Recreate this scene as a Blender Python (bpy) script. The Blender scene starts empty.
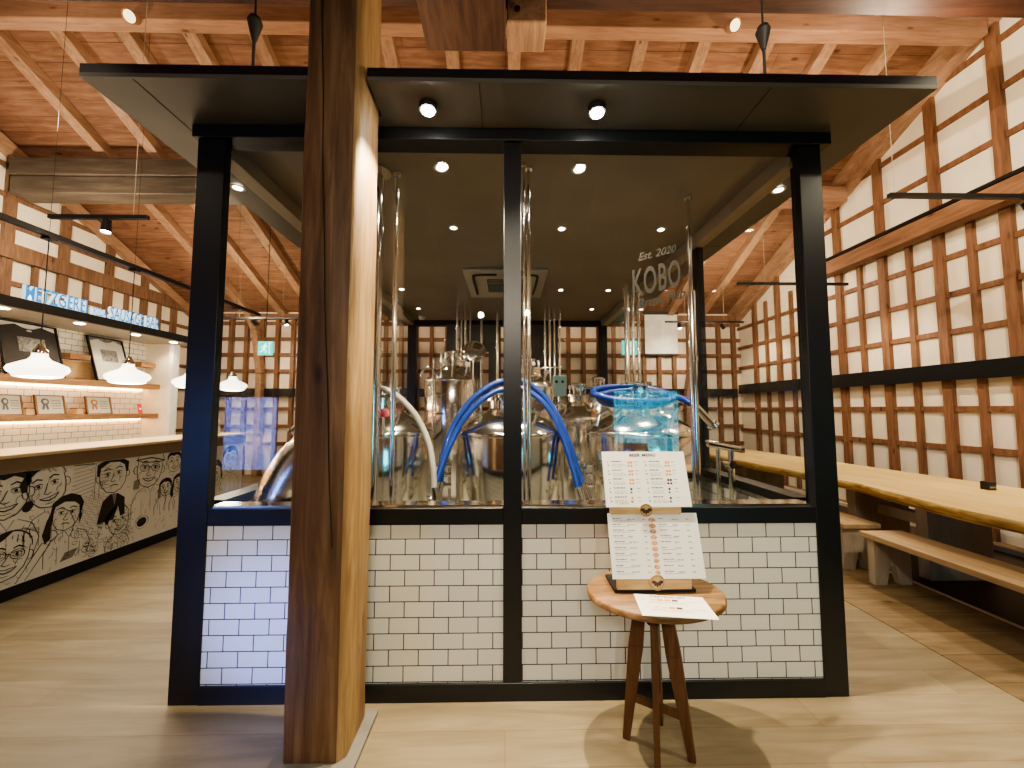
import bpy, bmesh, math, random
from mathutils import Vector, Matrix, noise
random.seed(7)
sc = bpy.context.scene
COL = sc.collection
R = math.radians
ORG = {}

# ------------------------------------------------------------------ materials
def _mat(name):
    m = bpy.data.materials.new(name); m.use_nodes = True
    nt = m.node_tree; b = nt.nodes['Principled BSDF']
    return m, nt, b
def rgb(c):
    return (c[0], c[1], c[2], 1.0)
def plain(name, c, rough=.5, metal=0., emit=0., ecol=None, var=.06, scale=6., bump=0., spec=.5, coat=0.):
    m, nt, b = _mat(name); N = nt.nodes; L = nt.links
    tc = N.new('ShaderNodeTexCoord'); nz = N.new('ShaderNodeTexNoise'); nz.inputs['Scale'].default_value = scale
    nz.inputs['Detail'].default_value = 4
    L.new(tc.outputs['Object'], nz.inputs['Vector'])
    rp = N.new('ShaderNodeValToRGB'); e = rp.color_ramp.elements
    e[0].position = .3; e[1].position = .7
    e[0].color = rgb([x*(1-var) for x in c]); e[1].color = rgb([min(1, x*(1+var)) for x in c])
    L.new(nz.outputs['Fac'], rp.inputs['Fac']); L.new(rp.outputs['Color'], b.inputs['Base Color'])
    b.inputs['Roughness'].default_value = rough; b.inputs['Metallic'].default_value = metal
    b.inputs['Specular IOR Level'].default_value = spec; b.inputs['Coat Weight'].default_value = coat
    if emit:
        b.inputs['Emission Color'].default_value = rgb(ecol or c); b.inputs['Emission Strength'].default_value = emit
    if bump:
        bp = N.new('ShaderNodeBump'); bp.inputs['Strength'].default_value = bump; bp.inputs['Distance'].default_value = .02
        L.new(nz.outputs['Fac'], bp.inputs['Height']); L.new(bp.outputs['Normal'], b.inputs['Normal'])
    return m
def wood(name, dark, mid, light, axis='X', rough=.6, scale=3., knots=True, bump=.15, stretch=12., plank=None, spec=.4, gap=.35):
    """grain runs along axis; plank=(length,width) adds board seams in the XY plane"""
    m, nt, b = _mat(name); N = nt.nodes; L = nt.links
    tc = N.new('ShaderNodeTexCoord'); mp = N.new('ShaderNodeMapping')
    s = [scale*stretch]*3; s['XYZ'.index(axis)] = scale
    mp.inputs['Scale'].default_value = s
    L.new(tc.outputs['Object'], mp.inputs['Vector'])
    nz = N.new('ShaderNodeTexNoise'); nz.inputs['Scale'].default_value = 1.0; nz.inputs['Detail'].default_value = 6
    nz.inputs['Roughness'].default_value = .62; nz.inputs['Distortion'].default_value = .6
    L.new(mp.outputs['Vector'], nz.inputs['Vector'])
    rp = N.new('ShaderNodeValToRGB'); cr = rp.color_ramp
    cr.elements[0].position = .28; cr.elements[1].position = .74
    cr.elements[0].color = rgb(dark); cr.elements[1].color = rgb(light)
    k = cr.elements.new(.5); k.color = rgb(mid)
    L.new(nz.outputs['Fac'], rp.inputs['Fac'])
    out = rp.outputs['Color']
    n2 = N.new('ShaderNodeTexNoise'); n2.inputs['Scale'].default_value = scale*.6; n2.inputs['Detail'].default_value = 2
    L.new(tc.outputs['Object'], n2.inputs['Vector'])
    mx = N.new('ShaderNodeMix'); mx.data_type = 'RGBA'; mx.blend_type = 'MULTIPLY'; mx.inputs[0].default_value = .55
    r2 = N.new('ShaderNodeValToRGB'); r2.color_ramp.elements[0].position = .3; r2.color_ramp.elements[1].position = .65
    r2.color_ramp.elements[0].color = (.55, .5, .46, 1); r2.color_ramp.elements[1].color = (1, 1, 1, 1)
    L.new(n2.outputs['Fac'], r2.inputs['Fac']); L.new(out, mx.inputs[6]); L.new(r2.outputs['Color'], mx.inputs[7])
    out = mx.outputs[2]
    if knots:
        vo = N.new('ShaderNodeTexVoronoi'); vo.inputs['Scale'].default_value = 1.0
        mk = N.new('ShaderNodeMapping'); s = [5.5]*3; s['XYZ'.index(axis)] = 2.2; mk.inputs['Scale'].default_value = s
        L.new(tc.outputs['Object'], mk.inputs['Vector']); L.new(mk.outputs['Vector'], vo.inputs['Vector'])
        r3 = N.new('ShaderNodeValToRGB'); r3.color_ramp.elements[0].position = .05; r3.color_ramp.elements[1].position = .14
        r3.color_ramp.elements[0].color = (.25, .14, .09, 1); r3.color_ramp.elements[1].color = (1, 1, 1, 1)
        L.new(vo.outputs['Distance'], r3.inputs['Fac'])
        m3 = N.new('ShaderNodeMix'); m3.data_type = 'RGBA'; m3.blend_type = 'MULTIPLY'; m3.inputs[0].default_value = .8
        L.new(out, m3.inputs[6]); L.new(r3.outputs['Color'], m3.inputs[7]); out = m3.outputs[2]
    if plank:
        bk = N.new('ShaderNodeTexBrick'); bk.inputs['Scale'].default_value = 1
        bk.inputs['Brick Width'].default_value = plank[0]; bk.inputs['Row Height'].default_value = plank[1]
        bk.inputs['Mortar Size'].default_value = .003; bk.inputs['Mortar Smooth'].default_value = .3
        bk.offset = .37; bk.offset_frequency = 2
        bk.inputs['Color1'].default_value = (1, 1, 1, 1); bk.inputs['Color2'].default_value = (.8, .78, .76, 1)
        bk.inputs['Mortar'].default_value = (gap, gap*.85, gap*.75, 1)
        L.new(tc.outputs['Object'], bk.inputs['Vector'])
        m4 = N.new('ShaderNodeMix'); m4.data_type = 'RGBA'; m4.blend_type = 'MULTIPLY'; m4.inputs[0].default_value = 1
        L.new(out, m4.inputs[6]); L.new(bk.outputs['Color'], m4.inputs[7]); out = m4.outputs[2]
    L.new(out, b.inputs['Base Color'])
    b.inputs['Roughness'].default_value = rough; b.inputs['Specular IOR Level'].default_value = spec
    if bump:
        bp = N.new('ShaderNodeBump'); bp.inputs['Strength'].default_value = bump; bp.inputs['Distance'].default_value = .01
        L.new(nz.outputs['Fac'], bp.inputs['Height']); L.new(bp.outputs['Normal'], b.inputs['Normal'])
    return m
def tiles(name, axis='X', w=.154, h=.0800, z0=.095, base=(.82, .81, .8), u0=-.013, grout=(.03, .028, .03), gsize=.0028, rough=.16):
    m, nt, b = _mat(name); N = nt.nodes; L = nt.links
    tc = N.new('ShaderNodeTexCoord'); sp = N.new('ShaderNodeSeparateXYZ'); cb = N.new('ShaderNodeCombineXYZ')
    L.new(tc.outputs['Object'], sp.inputs[0]); L.new(sp.outputs[axis], cb.inputs[0]); L.new(sp.outputs['Z'], cb.inputs[1])
    ad = N.new('ShaderNodeVectorMath'); ad.operation = 'ADD'; ad.inputs[1].default_value = (u0+20*w, 40*h-z0, 0)
    L.new(cb.outputs[0], ad.inputs[0])
    bk = N.new('ShaderNodeTexBrick'); bk.inputs['Scale'].default_value = 1; bk.inputs['Brick Width'].default_value = w
    bk.inputs['Row Height'].default_value = h; bk.inputs['Mortar Size'].default_value = gsize; bk.inputs['Mortar Smooth'].default_value = .25
    bk.inputs['Bias'].default_value = 0
    bk.inputs['Color1'].default_value = rgb(base); bk.inputs['Color2'].default_value = rgb([x*.94 for x in base]); bk.inputs['Mortar'].default_value = rgb(grout)
    L.new(ad.outputs[0], bk.inputs['Vector']); L.new(bk.outputs['Color'], b.inputs['Base Color'])
    bp = N.new('ShaderNodeBump'); bp.inputs['Strength'].default_value = .5; bp.inputs['Distance'].default_value = .004; bp.invert = True
    L.new(bk.outputs['Fac'], bp.inputs['Height']); L.new(bp.outputs['Normal'], b.inputs['Normal'])
    b.inputs['Roughness'].default_value = rough
    return m
def glass(name, tint=(1, 1, 1), refl=1.0):
    m = bpy.data.materials.new(name); m.use_nodes = True; nt = m.node_tree; N = nt.nodes; L = nt.links
    N.clear(); o = N.new('ShaderNodeOutputMaterial'); mx = N.new('ShaderNodeMixShader')
    t = N.new('ShaderNodeBsdfTransparent'); t.inputs[0].default_value = rgb(tint)
    g = N.new('ShaderNodeBsdfGlossy'); g.inputs['Roughness'].default_value = .0
    f = N.new('ShaderNodeFresnel'); ge = N.new('ShaderNodeNewGeometry'); mi = N.new('ShaderNodeMapRange'); mi.inputs['To Min'].default_value = 1.45; mi.inputs['To Max'].default_value = 1/1.45
    L.new(ge.outputs['Backfacing'], mi.inputs['Value']); L.new(mi.outputs[0], f.inputs['IOR'])
    mm = N.new('ShaderNodeMath'); mm.operation = 'MULTIPLY'; mm.inputs[1].default_value = refl; mm.use_clamp = True
    L.new(f.outputs[0], mm.inputs[0]); L.new(mm.outputs[0], mx.inputs[0]); L.new(t.outputs[0], mx.inputs[1]); L.new(g.outputs[0], mx.inputs[2])
    L.new(mx.outputs[0], o.inputs[0])
    return m
def steel(name, c=(.78, .76, .72), rough=.16, aniso=0.):
    m, nt, b = _mat(name); N = nt.nodes; L = nt.links
    b.inputs['Metallic'].default_value = 1; b.inputs['Base Color'].default_value = rgb(c)
    tc = N.new('ShaderNodeTexCoord'); nz = N.new('ShaderNodeTexNoise'); nz.inputs['Scale'].default_value = 3
    L.new(tc.outputs['Object'], nz.inputs['Vector'])
    mr = N.new('ShaderNodeMapRange'); mr.inputs['To Min'].default_value = rough*.85; mr.inputs['To Max'].default_value = rough*1.15
    L.new(nz.outputs['Fac'], mr.inputs['Value']); L.new(mr.outputs[0], b.inputs['Roughness'])
    if aniso:
        tg = N.new('ShaderNodeTangent'); tg.direction_type = 'RADIAL'; tg.axis = 'Z'; L.new(tg.outputs[0], b.inputs['Tangent'])
        b.inputs['Anisotropic'].default_value = aniso
    return m

M = {}
M['black'] = plain('satin black steel', (.008, .0085, .010), .34, var=.15, scale=3)
M['blackmatt'] = plain('matt black', (.012, .011, .011), .6)
M['soffit'] = plain('dark grey soffit board', (.105, .098, .082), .45, var=.1, scale=2)
M['inceil'] = plain('grey brown booth ceiling', (.34, .30, .235), .45, var=.08, scale=2)
M['boothfloor'] = plain('sealed pale concrete', (.55, .51, .44), .3)
M['greybeam'] = plain('pale edge strip', (.42, .36, .26), .5)
M['tileX'] = tiles('white brick tiles', 'X', base=(.76, .745, .66))
M['tileY'] = tiles('white brick tiles side', 'Y', base=(.76, .745, .66))
M['bartile'] = tiles('bar wall tiles', 'Y', .15, .075, 0, (.85, .80, .70), 0, (.10, .07, .045), .003, .3)
M['glass'] = glass('booth glass', (.985, .99, .985), 1.0)
M['glasss'] = glass('booth side glass', (.985, .99, .985), .7)
M['steel'] = steel('brushed stainless steel', (.93, .91, .85), .13, .55)
M['steeld'] = steel('polished stainless fitting', (.90, .88, .82), .13)
M['foil'] = steel('ribbed aluminium foil', (.90, .88, .82), .24)
M['floor'] = wood('pale oak floor boards', (.25, .20, .12), (.35, .285, .18), (.46, .385, .25), 'X', .42, 1.3, False, .03, 9, (2.4, .19), .45, .80)
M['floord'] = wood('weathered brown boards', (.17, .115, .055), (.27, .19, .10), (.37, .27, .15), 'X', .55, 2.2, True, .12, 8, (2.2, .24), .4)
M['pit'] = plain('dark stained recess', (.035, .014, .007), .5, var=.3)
M['roof'] = wood('roof boards', (.22, .105, .058), (.33, .17, .10), (.47, .275, .175), 'X', .65, 2.2, True, .1, 9, (3.4, .21), .3, .3)
M['rafter'] = wood('rafter timber', (.30, .17, .10), (.43, .26, .16), (.56, .365, .24), 'Y', .6, 2.2, True, .1, 10)
M['beamX'] = wood('purlin timber', (.31, .16, .095), (.42, .235, .145), (.53, .32, .21), 'X', .6, 2, True, .1, 10)
M['darkbeam'] = wood('dark old beam', (.028, .009, .005), (.055, .019, .010), (.09, .034, .018), 'X', .6, 2, False, .1, 10)
M['darkbeamY'] = wood('dark old beam lengthwise', (.04, .018, .010), (.08, .037, .021), (.13, .065, .038), 'Y', .6, 2, True, .1, 10)
M['greytimber'] = wood('grey old timber', (.06, .047, .036), (.11, .088, .066), (.17, .138, .105), 'X', .5, 1.5, False, .1, 9)
M['beamY'] = wood('wall plate timber', (.16, .075, .038), (.25, .125, .065), (.35, .19, .105), 'Y', .6, 2, True, .1, 10)
M['lattZ'] = wood('lattice timber', (.145, .064, .032), (.23, .112, .058), (.33, .175, .10), 'Z', .6, 2.4, True, .08, 10)
M['lattL'] = wood('left lattice timber', (.14, .075, .042), (.22, .125, .075), (.31, .19, .12), 'Z', .6, 2.4, True, .08, 10)
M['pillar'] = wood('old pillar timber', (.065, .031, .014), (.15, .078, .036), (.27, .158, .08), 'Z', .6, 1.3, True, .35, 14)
M['plaster'] = plain('cream lime plaster', (.83, .75, .60), .85, var=.07, scale=2.2, bump=.35)
M['plasterb'] = plain('back wall plaster', (.84, .72, .58), .85, var=.08, scale=2.5, bump=.3)
M['pillarlit'] = wood('fresh spotlit pillar side', (.20, .11, .045), (.34, .21, .09), (.52, .36, .18), 'Z', .6, 1.8, True, .4, 12)  # fresh wood side, with the canopy spot's light painted into its paler tone
M['stone'] = plain('stone pad', (.22, .20, .17), .7, var=.2)
M['slab'] = wood('live edge slab', (.72, .50, .17), (.86, .63, .26), (.94, .75, .38), 'Y', .4, 1.2, False, .15, 7)
M['slabedge'] = wood('live edge bark side', (.30, .18, .05), (.60, .41, .15), (.84, .64, .32), 'Y', .65, 5, True, .6, 4)
M['bench'] = wood('pale bench board', (.42, .28, .15), (.53, .37, .21), (.62, .46, .28), 'Y', .5, 1.4, False, .06, 8)
M['leg'] = wood('whitened leg board', (.42, .36, .28), (.52, .45, .36), (.62, .55, .45), 'Z', .6, 2, False, .06, 8)
M['stooltop'] = wood('worn stool top', (.12, .058, .022), (.27, .145, .06), (.48, .30, .14), 'X', .45, 4, False, .1, 7)
M['stoolleg'] = wood('brown stool leg', (.08, .034, .012), (.15, .066, .024), (.22, .105, .042), 'Z', .45, 4, False, .06, 8)
M['standwood'] = wood('pale pine stand', (.60, .38, .16), (.74, .50, .24), (.84, .62, .34), 'X', .5, 5, False, .05, 8)
M['crest'] = plain('crest disc wood', (.58, .40, .18), .5, var=.25, scale=40)
M['paper'] = plain('menu card', (.88, .85, .78), .55, var=.02)
M['ink'] = plain('printed ink', (.06, .05, .05), .7)
M['inkg'] = plain('pale print', (.20, .19, .18), .7)
M['orange'] = plain('orange print', (.80, .30, .07), .7)
M['yellow'] = plain('yellow print', (.90, .72, .18), .7)
M['pinkp'] = plain('photo print', (.62, .34, .20), .7, var=.5, scale=120)
M['darkp'] = plain('dark print', (.07, .03, .03), .7)
M['blue'] = plain('blue hose rubber', (.005, .036, .24), .32, var=.15, scale=20, coat=.3)
M['white_hose'] = plain('milky hose', (.42, .39, .33), .3, coat=.3)
M['pink'] = plain('pink knob', (.80, .16, .20), .5)
M['cyanbox'] = plain('pale cyan enamel', (.42, .68, .64), .4)
M['gauge'] = plain('gauge face', (.85, .85, .82), .4)
M['opal'] = plain('opal shade glass', (.95, .90, .80), .35, emit=2.6, ecol=(1, .90, .74))
M['bulb'] = plain('lit lamp face', (1, .9, .75), .4, emit=40, ecol=(1, .88, .68))
M['bulbs'] = plain('bright spot face', (1, .9, .75), .4, emit=160, ecol=(1, .93, .82))
M['strip'] = plain('warm led strip', (1, .8, .5), .4, emit=13, ecol=(1, .52, .19))
M['white'] = plain('white plastic', (.80, .79, .75), .4)
M['acwhite'] = plain('ac panel', (.62, .58, .50), .5)
M['acdark'] = plain('ac dark slot', (.03, .03, .03), .5)
M['screen'] = plain('white roller screen', (.85, .83, .78), .7)
M['cream'] = plain('cream painted board', (.86, .76, .60), .6)
M['barwood'] = wood('bar shelf wood', (.20, .105, .05), (.30, .165, .08), (.40, .235, .12), 'Y', .5, 3, False, .05, 8)
M['barback'] = wood('honey back board', (.62, .40, .20), (.74, .50, .27), (.84, .60, .34), 'Y', .5, 2, False, .05, 6)
M['counter'] = wood('counter top', (.66, .48, .28), (.78, .60, .38), (.88, .72, .50), 'Y', .4, 1.5, False, .03, 8)
M['countershade'] = plain('counter shadow band', (.22, .155, .095), .5)  # brown band paints in the shadow under the counter top
M['mural'] = plain('mural board', (.78, .76, .70), .6, var=.05, scale=2)
M['muralink'] = plain('mural ink', (.022, .020, .018), .7)
M['muralgrey'] = plain('mural grey wash', (.26, .24, .20), .7)
M['shirtb'] = plain('black shirt cloth', (.035, .030, .028), .8, var=.3)
M['shirtw'] = plain('white shirt cloth', (.58, .56, .52), .8)
M['greyprint'] = plain('grey print', (.20, .19, .18), .7, var=.6, scale=40)
M['cert'] = plain('certificate paper', (.52, .50, .44), .6, var=.08, scale=30)
M['rosette'] = plain('rosette', (.42, .17, .05), .6)
M['rosetteg'] = plain('grey rosette', (.12, .12, .12), .6)
M['red'] = plain('red card', (.70, .03, .05), .5)
M['exit'] = plain('exit sign face', (.0, .48, .40), .4, emit=1.1, ecol=(.02, .72, .62))
M['exitw'] = plain('exit sign figure', (.8, 1, .95), .4, emit=1.3, ecol=(.6, 1, .95))
M['signblue'] = plain('lit sign letter face', (.03, .22, .45), .4, emit=.6, ecol=(.02, .30, .70))
M['signwhite'] = plain('sign letter side', (.9, .93, .92), .4, emit=.5, ecol=(.85, .95, 1))
M['frost'] = plain('frosted film lettering', (.045, .041, .035), .8, spec=.2)
M['bolt'] = plain('iron bolt', (.05, .035, .03), .45, metal=.8)

def street(name, c1, c2, c3, s):
    m = bpy.data.materials.new(name); m.use_nodes = True; nt = m.node_tree; N = nt.nodes; L = nt.links
    N.clear(); o = N.new('ShaderNodeOutputMaterial'); em = N.new('ShaderNodeEmission'); em.inputs[1].default_value = s
    tc = N.new('ShaderNodeTexCoord'); mp = N.new('ShaderNodeMapping'); mp.inputs['Scale'].default_value = (6.5, 1, 4.2); L.new(tc.outputs['Object'], mp.inputs['Vector'])
    nz = N.new('ShaderNodeTexNoise'); nz.inputs['Scale'].default_value = 2.3; nz.inputs['Detail'].default_value = 9; nz.inputs['Roughness'].default_value = .75; nz.inputs['Distortion'].default_value = 1.2
    wv = N.new('ShaderNodeTexWave'); wv.bands_direction = 'X'; wv.inputs['Scale'].default_value = 1.6; wv.inputs['Distortion'].default_value = 3
    L.new(mp.outputs[0], nz.inputs['Vector']); L.new(mp.outputs[0], wv.inputs['Vector'])
    ad = N.new('ShaderNodeMath'); ad.operation = 'MULTIPLY_ADD'; ad.inputs[1].default_value = .22
    L.new(wv.outputs['Fac'], ad.inputs[0]); L.new(nz.outputs['Fac'], ad.inputs[2])
    rp = N.new('ShaderNodeValToRGB'); e = rp.color_ramp.elements; e[0].position = .54; e[1].position = .88
    e[0].color = rgb(c1); e[1].color = rgb(c3); k = e.new(.66); k.color = rgb(c2)
    L.new(ad.outputs[0], rp.inputs['Fac']); L.new(rp.outputs[0], em.inputs[0]); L.new(em.outputs[0], o.inputs[0])
    return m
M['streetblue'] = street('evening street through door', (.01, .02, .12), (.10, .25, 1.), (.7, .9, 1.), 9)
M['streetcyan'] = street('evening garden through window', (.0, .02, .03), (.02, .50, .70), (.35, 1., .85), 10)

# ------------------------------------------------------------------ mesh builder
class MB:
    def __init__(s): s.v = []; s.f = []; s.sm = []
    def add(s, vs, fs, smooth=False):
        o = len(s.v); s.v += [Vector(v) for v in vs]; s.f += [tuple(i+o for i in f) for f in fs]; s.sm += [smooth]*len(fs); return s
    def box(s, x0, x1, y0, y1, z0, z1, rot=None, bev=0):
        vs = [(x, y, z) for x in (x0, x1) for y in (y0, y1) for z in (z0, z1)]
        if rot is not None: vs = [rot @ Vector(v) for v in vs]
        return s.add(vs, [(0, 1, 3, 2), (4, 6, 7, 5), (0, 4, 5, 1), (2, 3, 7, 6), (0, 2, 6, 4), (1, 5, 7, 3)])
    def bar(s, a, b, w, h, up=(0, 0, 1)):
        a = Vector(a); b = Vector(b); d = (b-a).normalized(); u = Vector(up)
        r = d.cross(u).normalized(); u = r.cross(d).normalized()
        vs = []
        for p in (a, b):
            for i, j in ((-1, -1), (1, -1), (1, 1), (-1, 1)): vs.append(p+r*i*w/2+u*j*h/2)
        return s.add(vs, [(0, 1, 2, 3), (7, 6, 5, 4), (0, 4, 5, 1), (1, 5, 6, 2), (2, 6, 7, 3), (3, 7, 4, 0)])
    def taper(s, a, b, wa, ha, wb, hb, up=(0, 1, 0)):
        a = Vector(a); b = Vector(b); d = (b-a).normalized(); u = Vector(up)
        r = d.cross(u).normalized(); u = r.cross(d).normalized(); vs = []
        for p, w, h in ((a, wa, ha), (b, wb, hb)):
            for i, j in ((-1, -1), (1, -1), (1, 1), (-1, 1)): vs.append(p+r*i*w/2+u*j*h/2)
        return s.add(vs, [(0, 1, 2, 3), (7, 6, 5, 4), (0, 4, 5, 1), (1, 5, 6, 2), (2, 6, 7, 3), (3, 7, 4, 0)])
    def cyl(s, a, b, r0, r1=None, n=20, caps=True):
        if r1 is None: r1 = r0
        a = Vector(a); b = Vector(b); d = (b-a).normalized()
        u = d.orthogonal().normalized(); w = d.cross(u)
        vs = [p+(u*math.cos(2*math.pi*k/n)+w*math.sin(2*math.pi*k/n))*r for p, r in ((a, r0), (b, r1)) for k in range(n)]
        s.add(vs, [(k, (k+1) % n, n+(k+1) % n, n+k) for k in range(n)], True)
        if caps:
            s.add(vs[:n], [tuple(range(n))[::-1]]); s.add(vs[n:], [tuple(range(n))])
        return s
    def lathe(s, prof, c=(0, 0, 0), n=40, smooth=True, M3=None):
        vs = []; fs = []
        for r, z in prof:
            for k in range(n):
                t = 2*math.pi*k/n; v = Vector((r*math.cos(t), r*math.sin(t), z))
                if M3 is not None: v = M3 @ v
                vs.append(v+Vector(c))
        for i in range(len(prof)-1):
            for k in range(n):
                fs.append((i*n+k, i*n+(k+1) % n, (i+1)*n+(k+1) % n, (i+1)*n+k))
        s.add(vs, fs, smooth)
        return s
    def tube(s, pts, r, n=10, closed=False, radii=None):
        P = [Vector(p) for p in pts]; m = len(P); vs = []; fs = []
        u = None
        for i, p in enumerate(P):
            if closed: t = (P[(i+1) % m]-P[i-1]).normalized()
            else: t = (P[min(i+1, m-1)]-P[max(i-1, 0)]).normalized()
            if u is None: u = t.orthogonal().normalized()
            u = (u-t*u.dot(t)).normalized(); w = t.cross(u); rr = radii[i] if radii else r
            for k in range(n):
                a = 2*math.pi*k/n; vs.append(p+(u*math.cos(a)+w*math.sin(a))*rr)
        for i in range(m if closed else m-1):
            j = (i+1) % m
            for k in range(n): fs.append((i*n+k, i*n+(k+1) % n, j*n+(k+1) % n, j*n+k))
        s.add(vs, fs, True)
        if not closed:
            s.add(vs[:n], [tuple(range(n))[::-1]]); s.add(vs[-n:], [tuple(range(n))])
        return s
    def prism(s, poly, f):
        """poly: list of 2D points, f(u,v,t) -> 3D for t in 0,1"""
        n = len(poly); vs = [f(u, v, t) for t in (0, 1) for u, v in poly]
        return s.add(vs, [tuple(range(n))[::-1], tuple(range(n, 2*n))]+[(k, (k+1) % n, n+(k+1) % n, n+k) for k in range(n)])
    def build(s, name, mat, parent=None, local=False, loc=None, bevel=0, kind=None):
        me = bpy.data.meshes.new(name)
        if parent is not None: off = Vector((0, 0, 0)) if local else Vector(ORG[parent.name])
        else:
            if loc is None:
                xs = [v.x for v in s.v]; ys = [v.y for v in s.v]; zs = [v.z for v in s.v]
                loc = (0, 0, 0) if kind == 'structure' else ((min(xs)+max(xs))/2, (min(ys)+max(ys))/2, min(zs))
            off = Vector((0, 0, 0)) if local else Vector(loc)
        me.from_pydata([v-off for v in s.v], [], s.f)
        me.update()
        bm = bmesh.new(); bm.from_mesh(me); bmesh.ops.recalc_face_normals(bm, faces=bm.faces)
        bm.to_mesh(me); bm.free()
        for p, q in zip(me.polygons, s.sm): p.use_smooth = q
        me.set_sharp_from_angle(angle=R(50))
        me.materials.append(mat)
        o = bpy.data.objects.new(name, me); COL.objects.link(o)
        if parent is not None: o.parent = parent; ORG[o.name] = ORG[parent.name]
        else: o.location = loc; ORG[o.name] = tuple(loc)
        if bevel:
            b = o.modifiers.new('bevel', 'BEVEL'); b.width = bevel; b.segments = 2; b.limit_method = 'ANGLE'
        if kind: o['kind'] = kind
        return o
def thing(name, label, cat, loc, group=None, rz=0):
    o = bpy.data.objects.new(name, None); COL.objects.link(o); o.location = loc; o.rotation_euler = (0, 0, rz)
    o.empty_display_size = .1
    o['label'] = label; o['category'] = cat
    if group: o['group'] = group
    ORG[o.name] = tuple(loc); return o
def tag(o, label, cat, group=None):
    o['label'] = label; o['category'] = cat
    if group: o['group'] = group
    return o
def dup(root, loc, rz, label, group=None):
    r = root.copy(); COL.objects.link(r); r.location = loc; r.rotation_euler = (0, 0, rz); r['label'] = label
    if group: r['group'] = group
    ORG[r.name] = tuple(loc)
    for ch in list(root.children):
        c = ch.copy(); COL.objects.link(c); c.parent = r
        for g in list(ch.children):
            d = g.copy(); COL.objects.link(d); d.parent = c
    return r
def text_mb(body, size=1., extrude=0., offset=0., sx=1., shear=0., spacing=1.):
    cu = bpy.data.curves.new('t', 'FONT'); cu.body = body; cu.size = size; cu.extrude = extrude; cu.offset = offset
    cu.align_x = 'CENTER'; cu.align_y = 'BOTTOM_BASELINE'; cu.shear = shear; cu.space_character = spacing; cu.resolution_u = 3
    o = bpy.data.objects.new('t', cu); COL.objects.link(o); bpy.context.view_layer.update()
    me = bpy.data.meshes.new_from_object(o.evaluated_get(bpy.context.evaluated_depsgraph_get()))
    vs = [Vector((v.co.x*sx, v.co.y, v.co.z)) for v in me.vertices]; fs = [tuple(p.vertices) for p in me.polygons]
    bpy.data.objects.remove(o); bpy.data.curves.remove(cu); bpy.data.meshes.remove(me)
    return vs, fs
def spot(name, loc, target, power, angle=70, blend=.6, col=(1, .84, .62), r=.04):
    l = bpy.data.lights.new(name, 'SPOT'); l.energy = power; l.spot_size = R(angle); l.spot_blend = blend; l.color = col; l.shadow_soft_size = r
    o = bpy.data.objects.new(name, l); COL.objects.link(o); o.location = loc
    d = Vector(target)-Vector(loc); o.rotation_euler = d.to_track_quat('-Z', 'Y').to_euler(); return o
def point(name, loc, power, col=(1, .82, .6), r=.15):
    l = bpy.data.lights.new(name, 'POINT'); l.energy = power; l.color = col; l.shadow_soft_size = r
    o = bpy.data.objects.new(name, l); COL.objects.link(o); o.location = loc; return o
def area(name, loc, target, sx, sy, power, col=(1, .85, .66)):
    l = bpy.data.lights.new(name, 'AREA'); l.shape = 'RECTANGLE'; l.size = sx; l.size_y = sy; l.energy = power; l.color = col
    o = bpy.data.objects.new(name, l); COL.objects.link(o); o.location = loc
    d = Vector(target)-Vector(loc); o.rotation_euler = d.to_track_quat('-Z', 'Y').to_euler(); return o

# ------------------------------------------------------------------ building shell
YB = 9.05; XR = 5.6; XL = -7.3; Y0 = -4.2
RZ0 = 3.65; SL = .465; YR = 1.6     # roof: eave height at back wall, slope, ridge position
def roofz(y): return RZ0+SL*(YB-y) if y >= YR else RZ0+SL*(YB-YR)-SL*(YR-y)
MB().box(XL-.3, 2.66, Y0, YB+.3, -.1, 0).build('floor', M['floor'], kind='structure')
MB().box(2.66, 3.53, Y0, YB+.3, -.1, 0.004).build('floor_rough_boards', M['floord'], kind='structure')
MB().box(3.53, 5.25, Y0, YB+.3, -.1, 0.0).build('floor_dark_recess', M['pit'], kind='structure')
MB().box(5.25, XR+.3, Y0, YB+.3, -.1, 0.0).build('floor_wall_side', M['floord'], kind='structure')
MB().box(3.52, 3.545, Y0, 8.2, 0, .012).build('trim_1', M['cream'], kind='structure')
MB().box(5.23, 5.26, Y0, 8.2, 0, .05).build('trim_2', M['cream'], kind='structure')
def gable(x0, x1, z_add):
    poly = [(Y0, 0), (YB, 0), (YB, roofz(YB)+z_add), (YR, roofz(YR)+z_add), (Y0, roofz(Y0)+z_add)]
    return MB().prism(poly, lambda u, v, t: (x0+(x1-x0)*t, u, v))
wr = gable(XR, XR+.2, .17).build('wall_right', M['plaster'], kind='structure')
wl = gable(XL-.2, XL, .17).build('wall_left', M['plaster'], kind='structure')
wb = MB().box(XL-.2, XR+.2, YB, YB+.2, 0, RZ0+.15).build('wall_back', M['plasterb'], kind='structure')
for nm, ya, yb in (('ceiling', YR, YB+.3), ('ceiling_front', Y0, YR)):
    L_ = math.hypot(yb-ya, SL*(yb-ya)); o_ = MB().box(XL-.3, XR+.3, 0, L_, 0, .06).build(nm, M['roof'], kind='structure')
    za = RZ0+SL*(YB-ya)+.13 if ya == YR else roofz(Y0)+.13
    o_.location = (0, ya, za); o_.rotation_euler = (math.atan(SL)*(-1 if ya == YR else 1), 0, 0)
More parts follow.
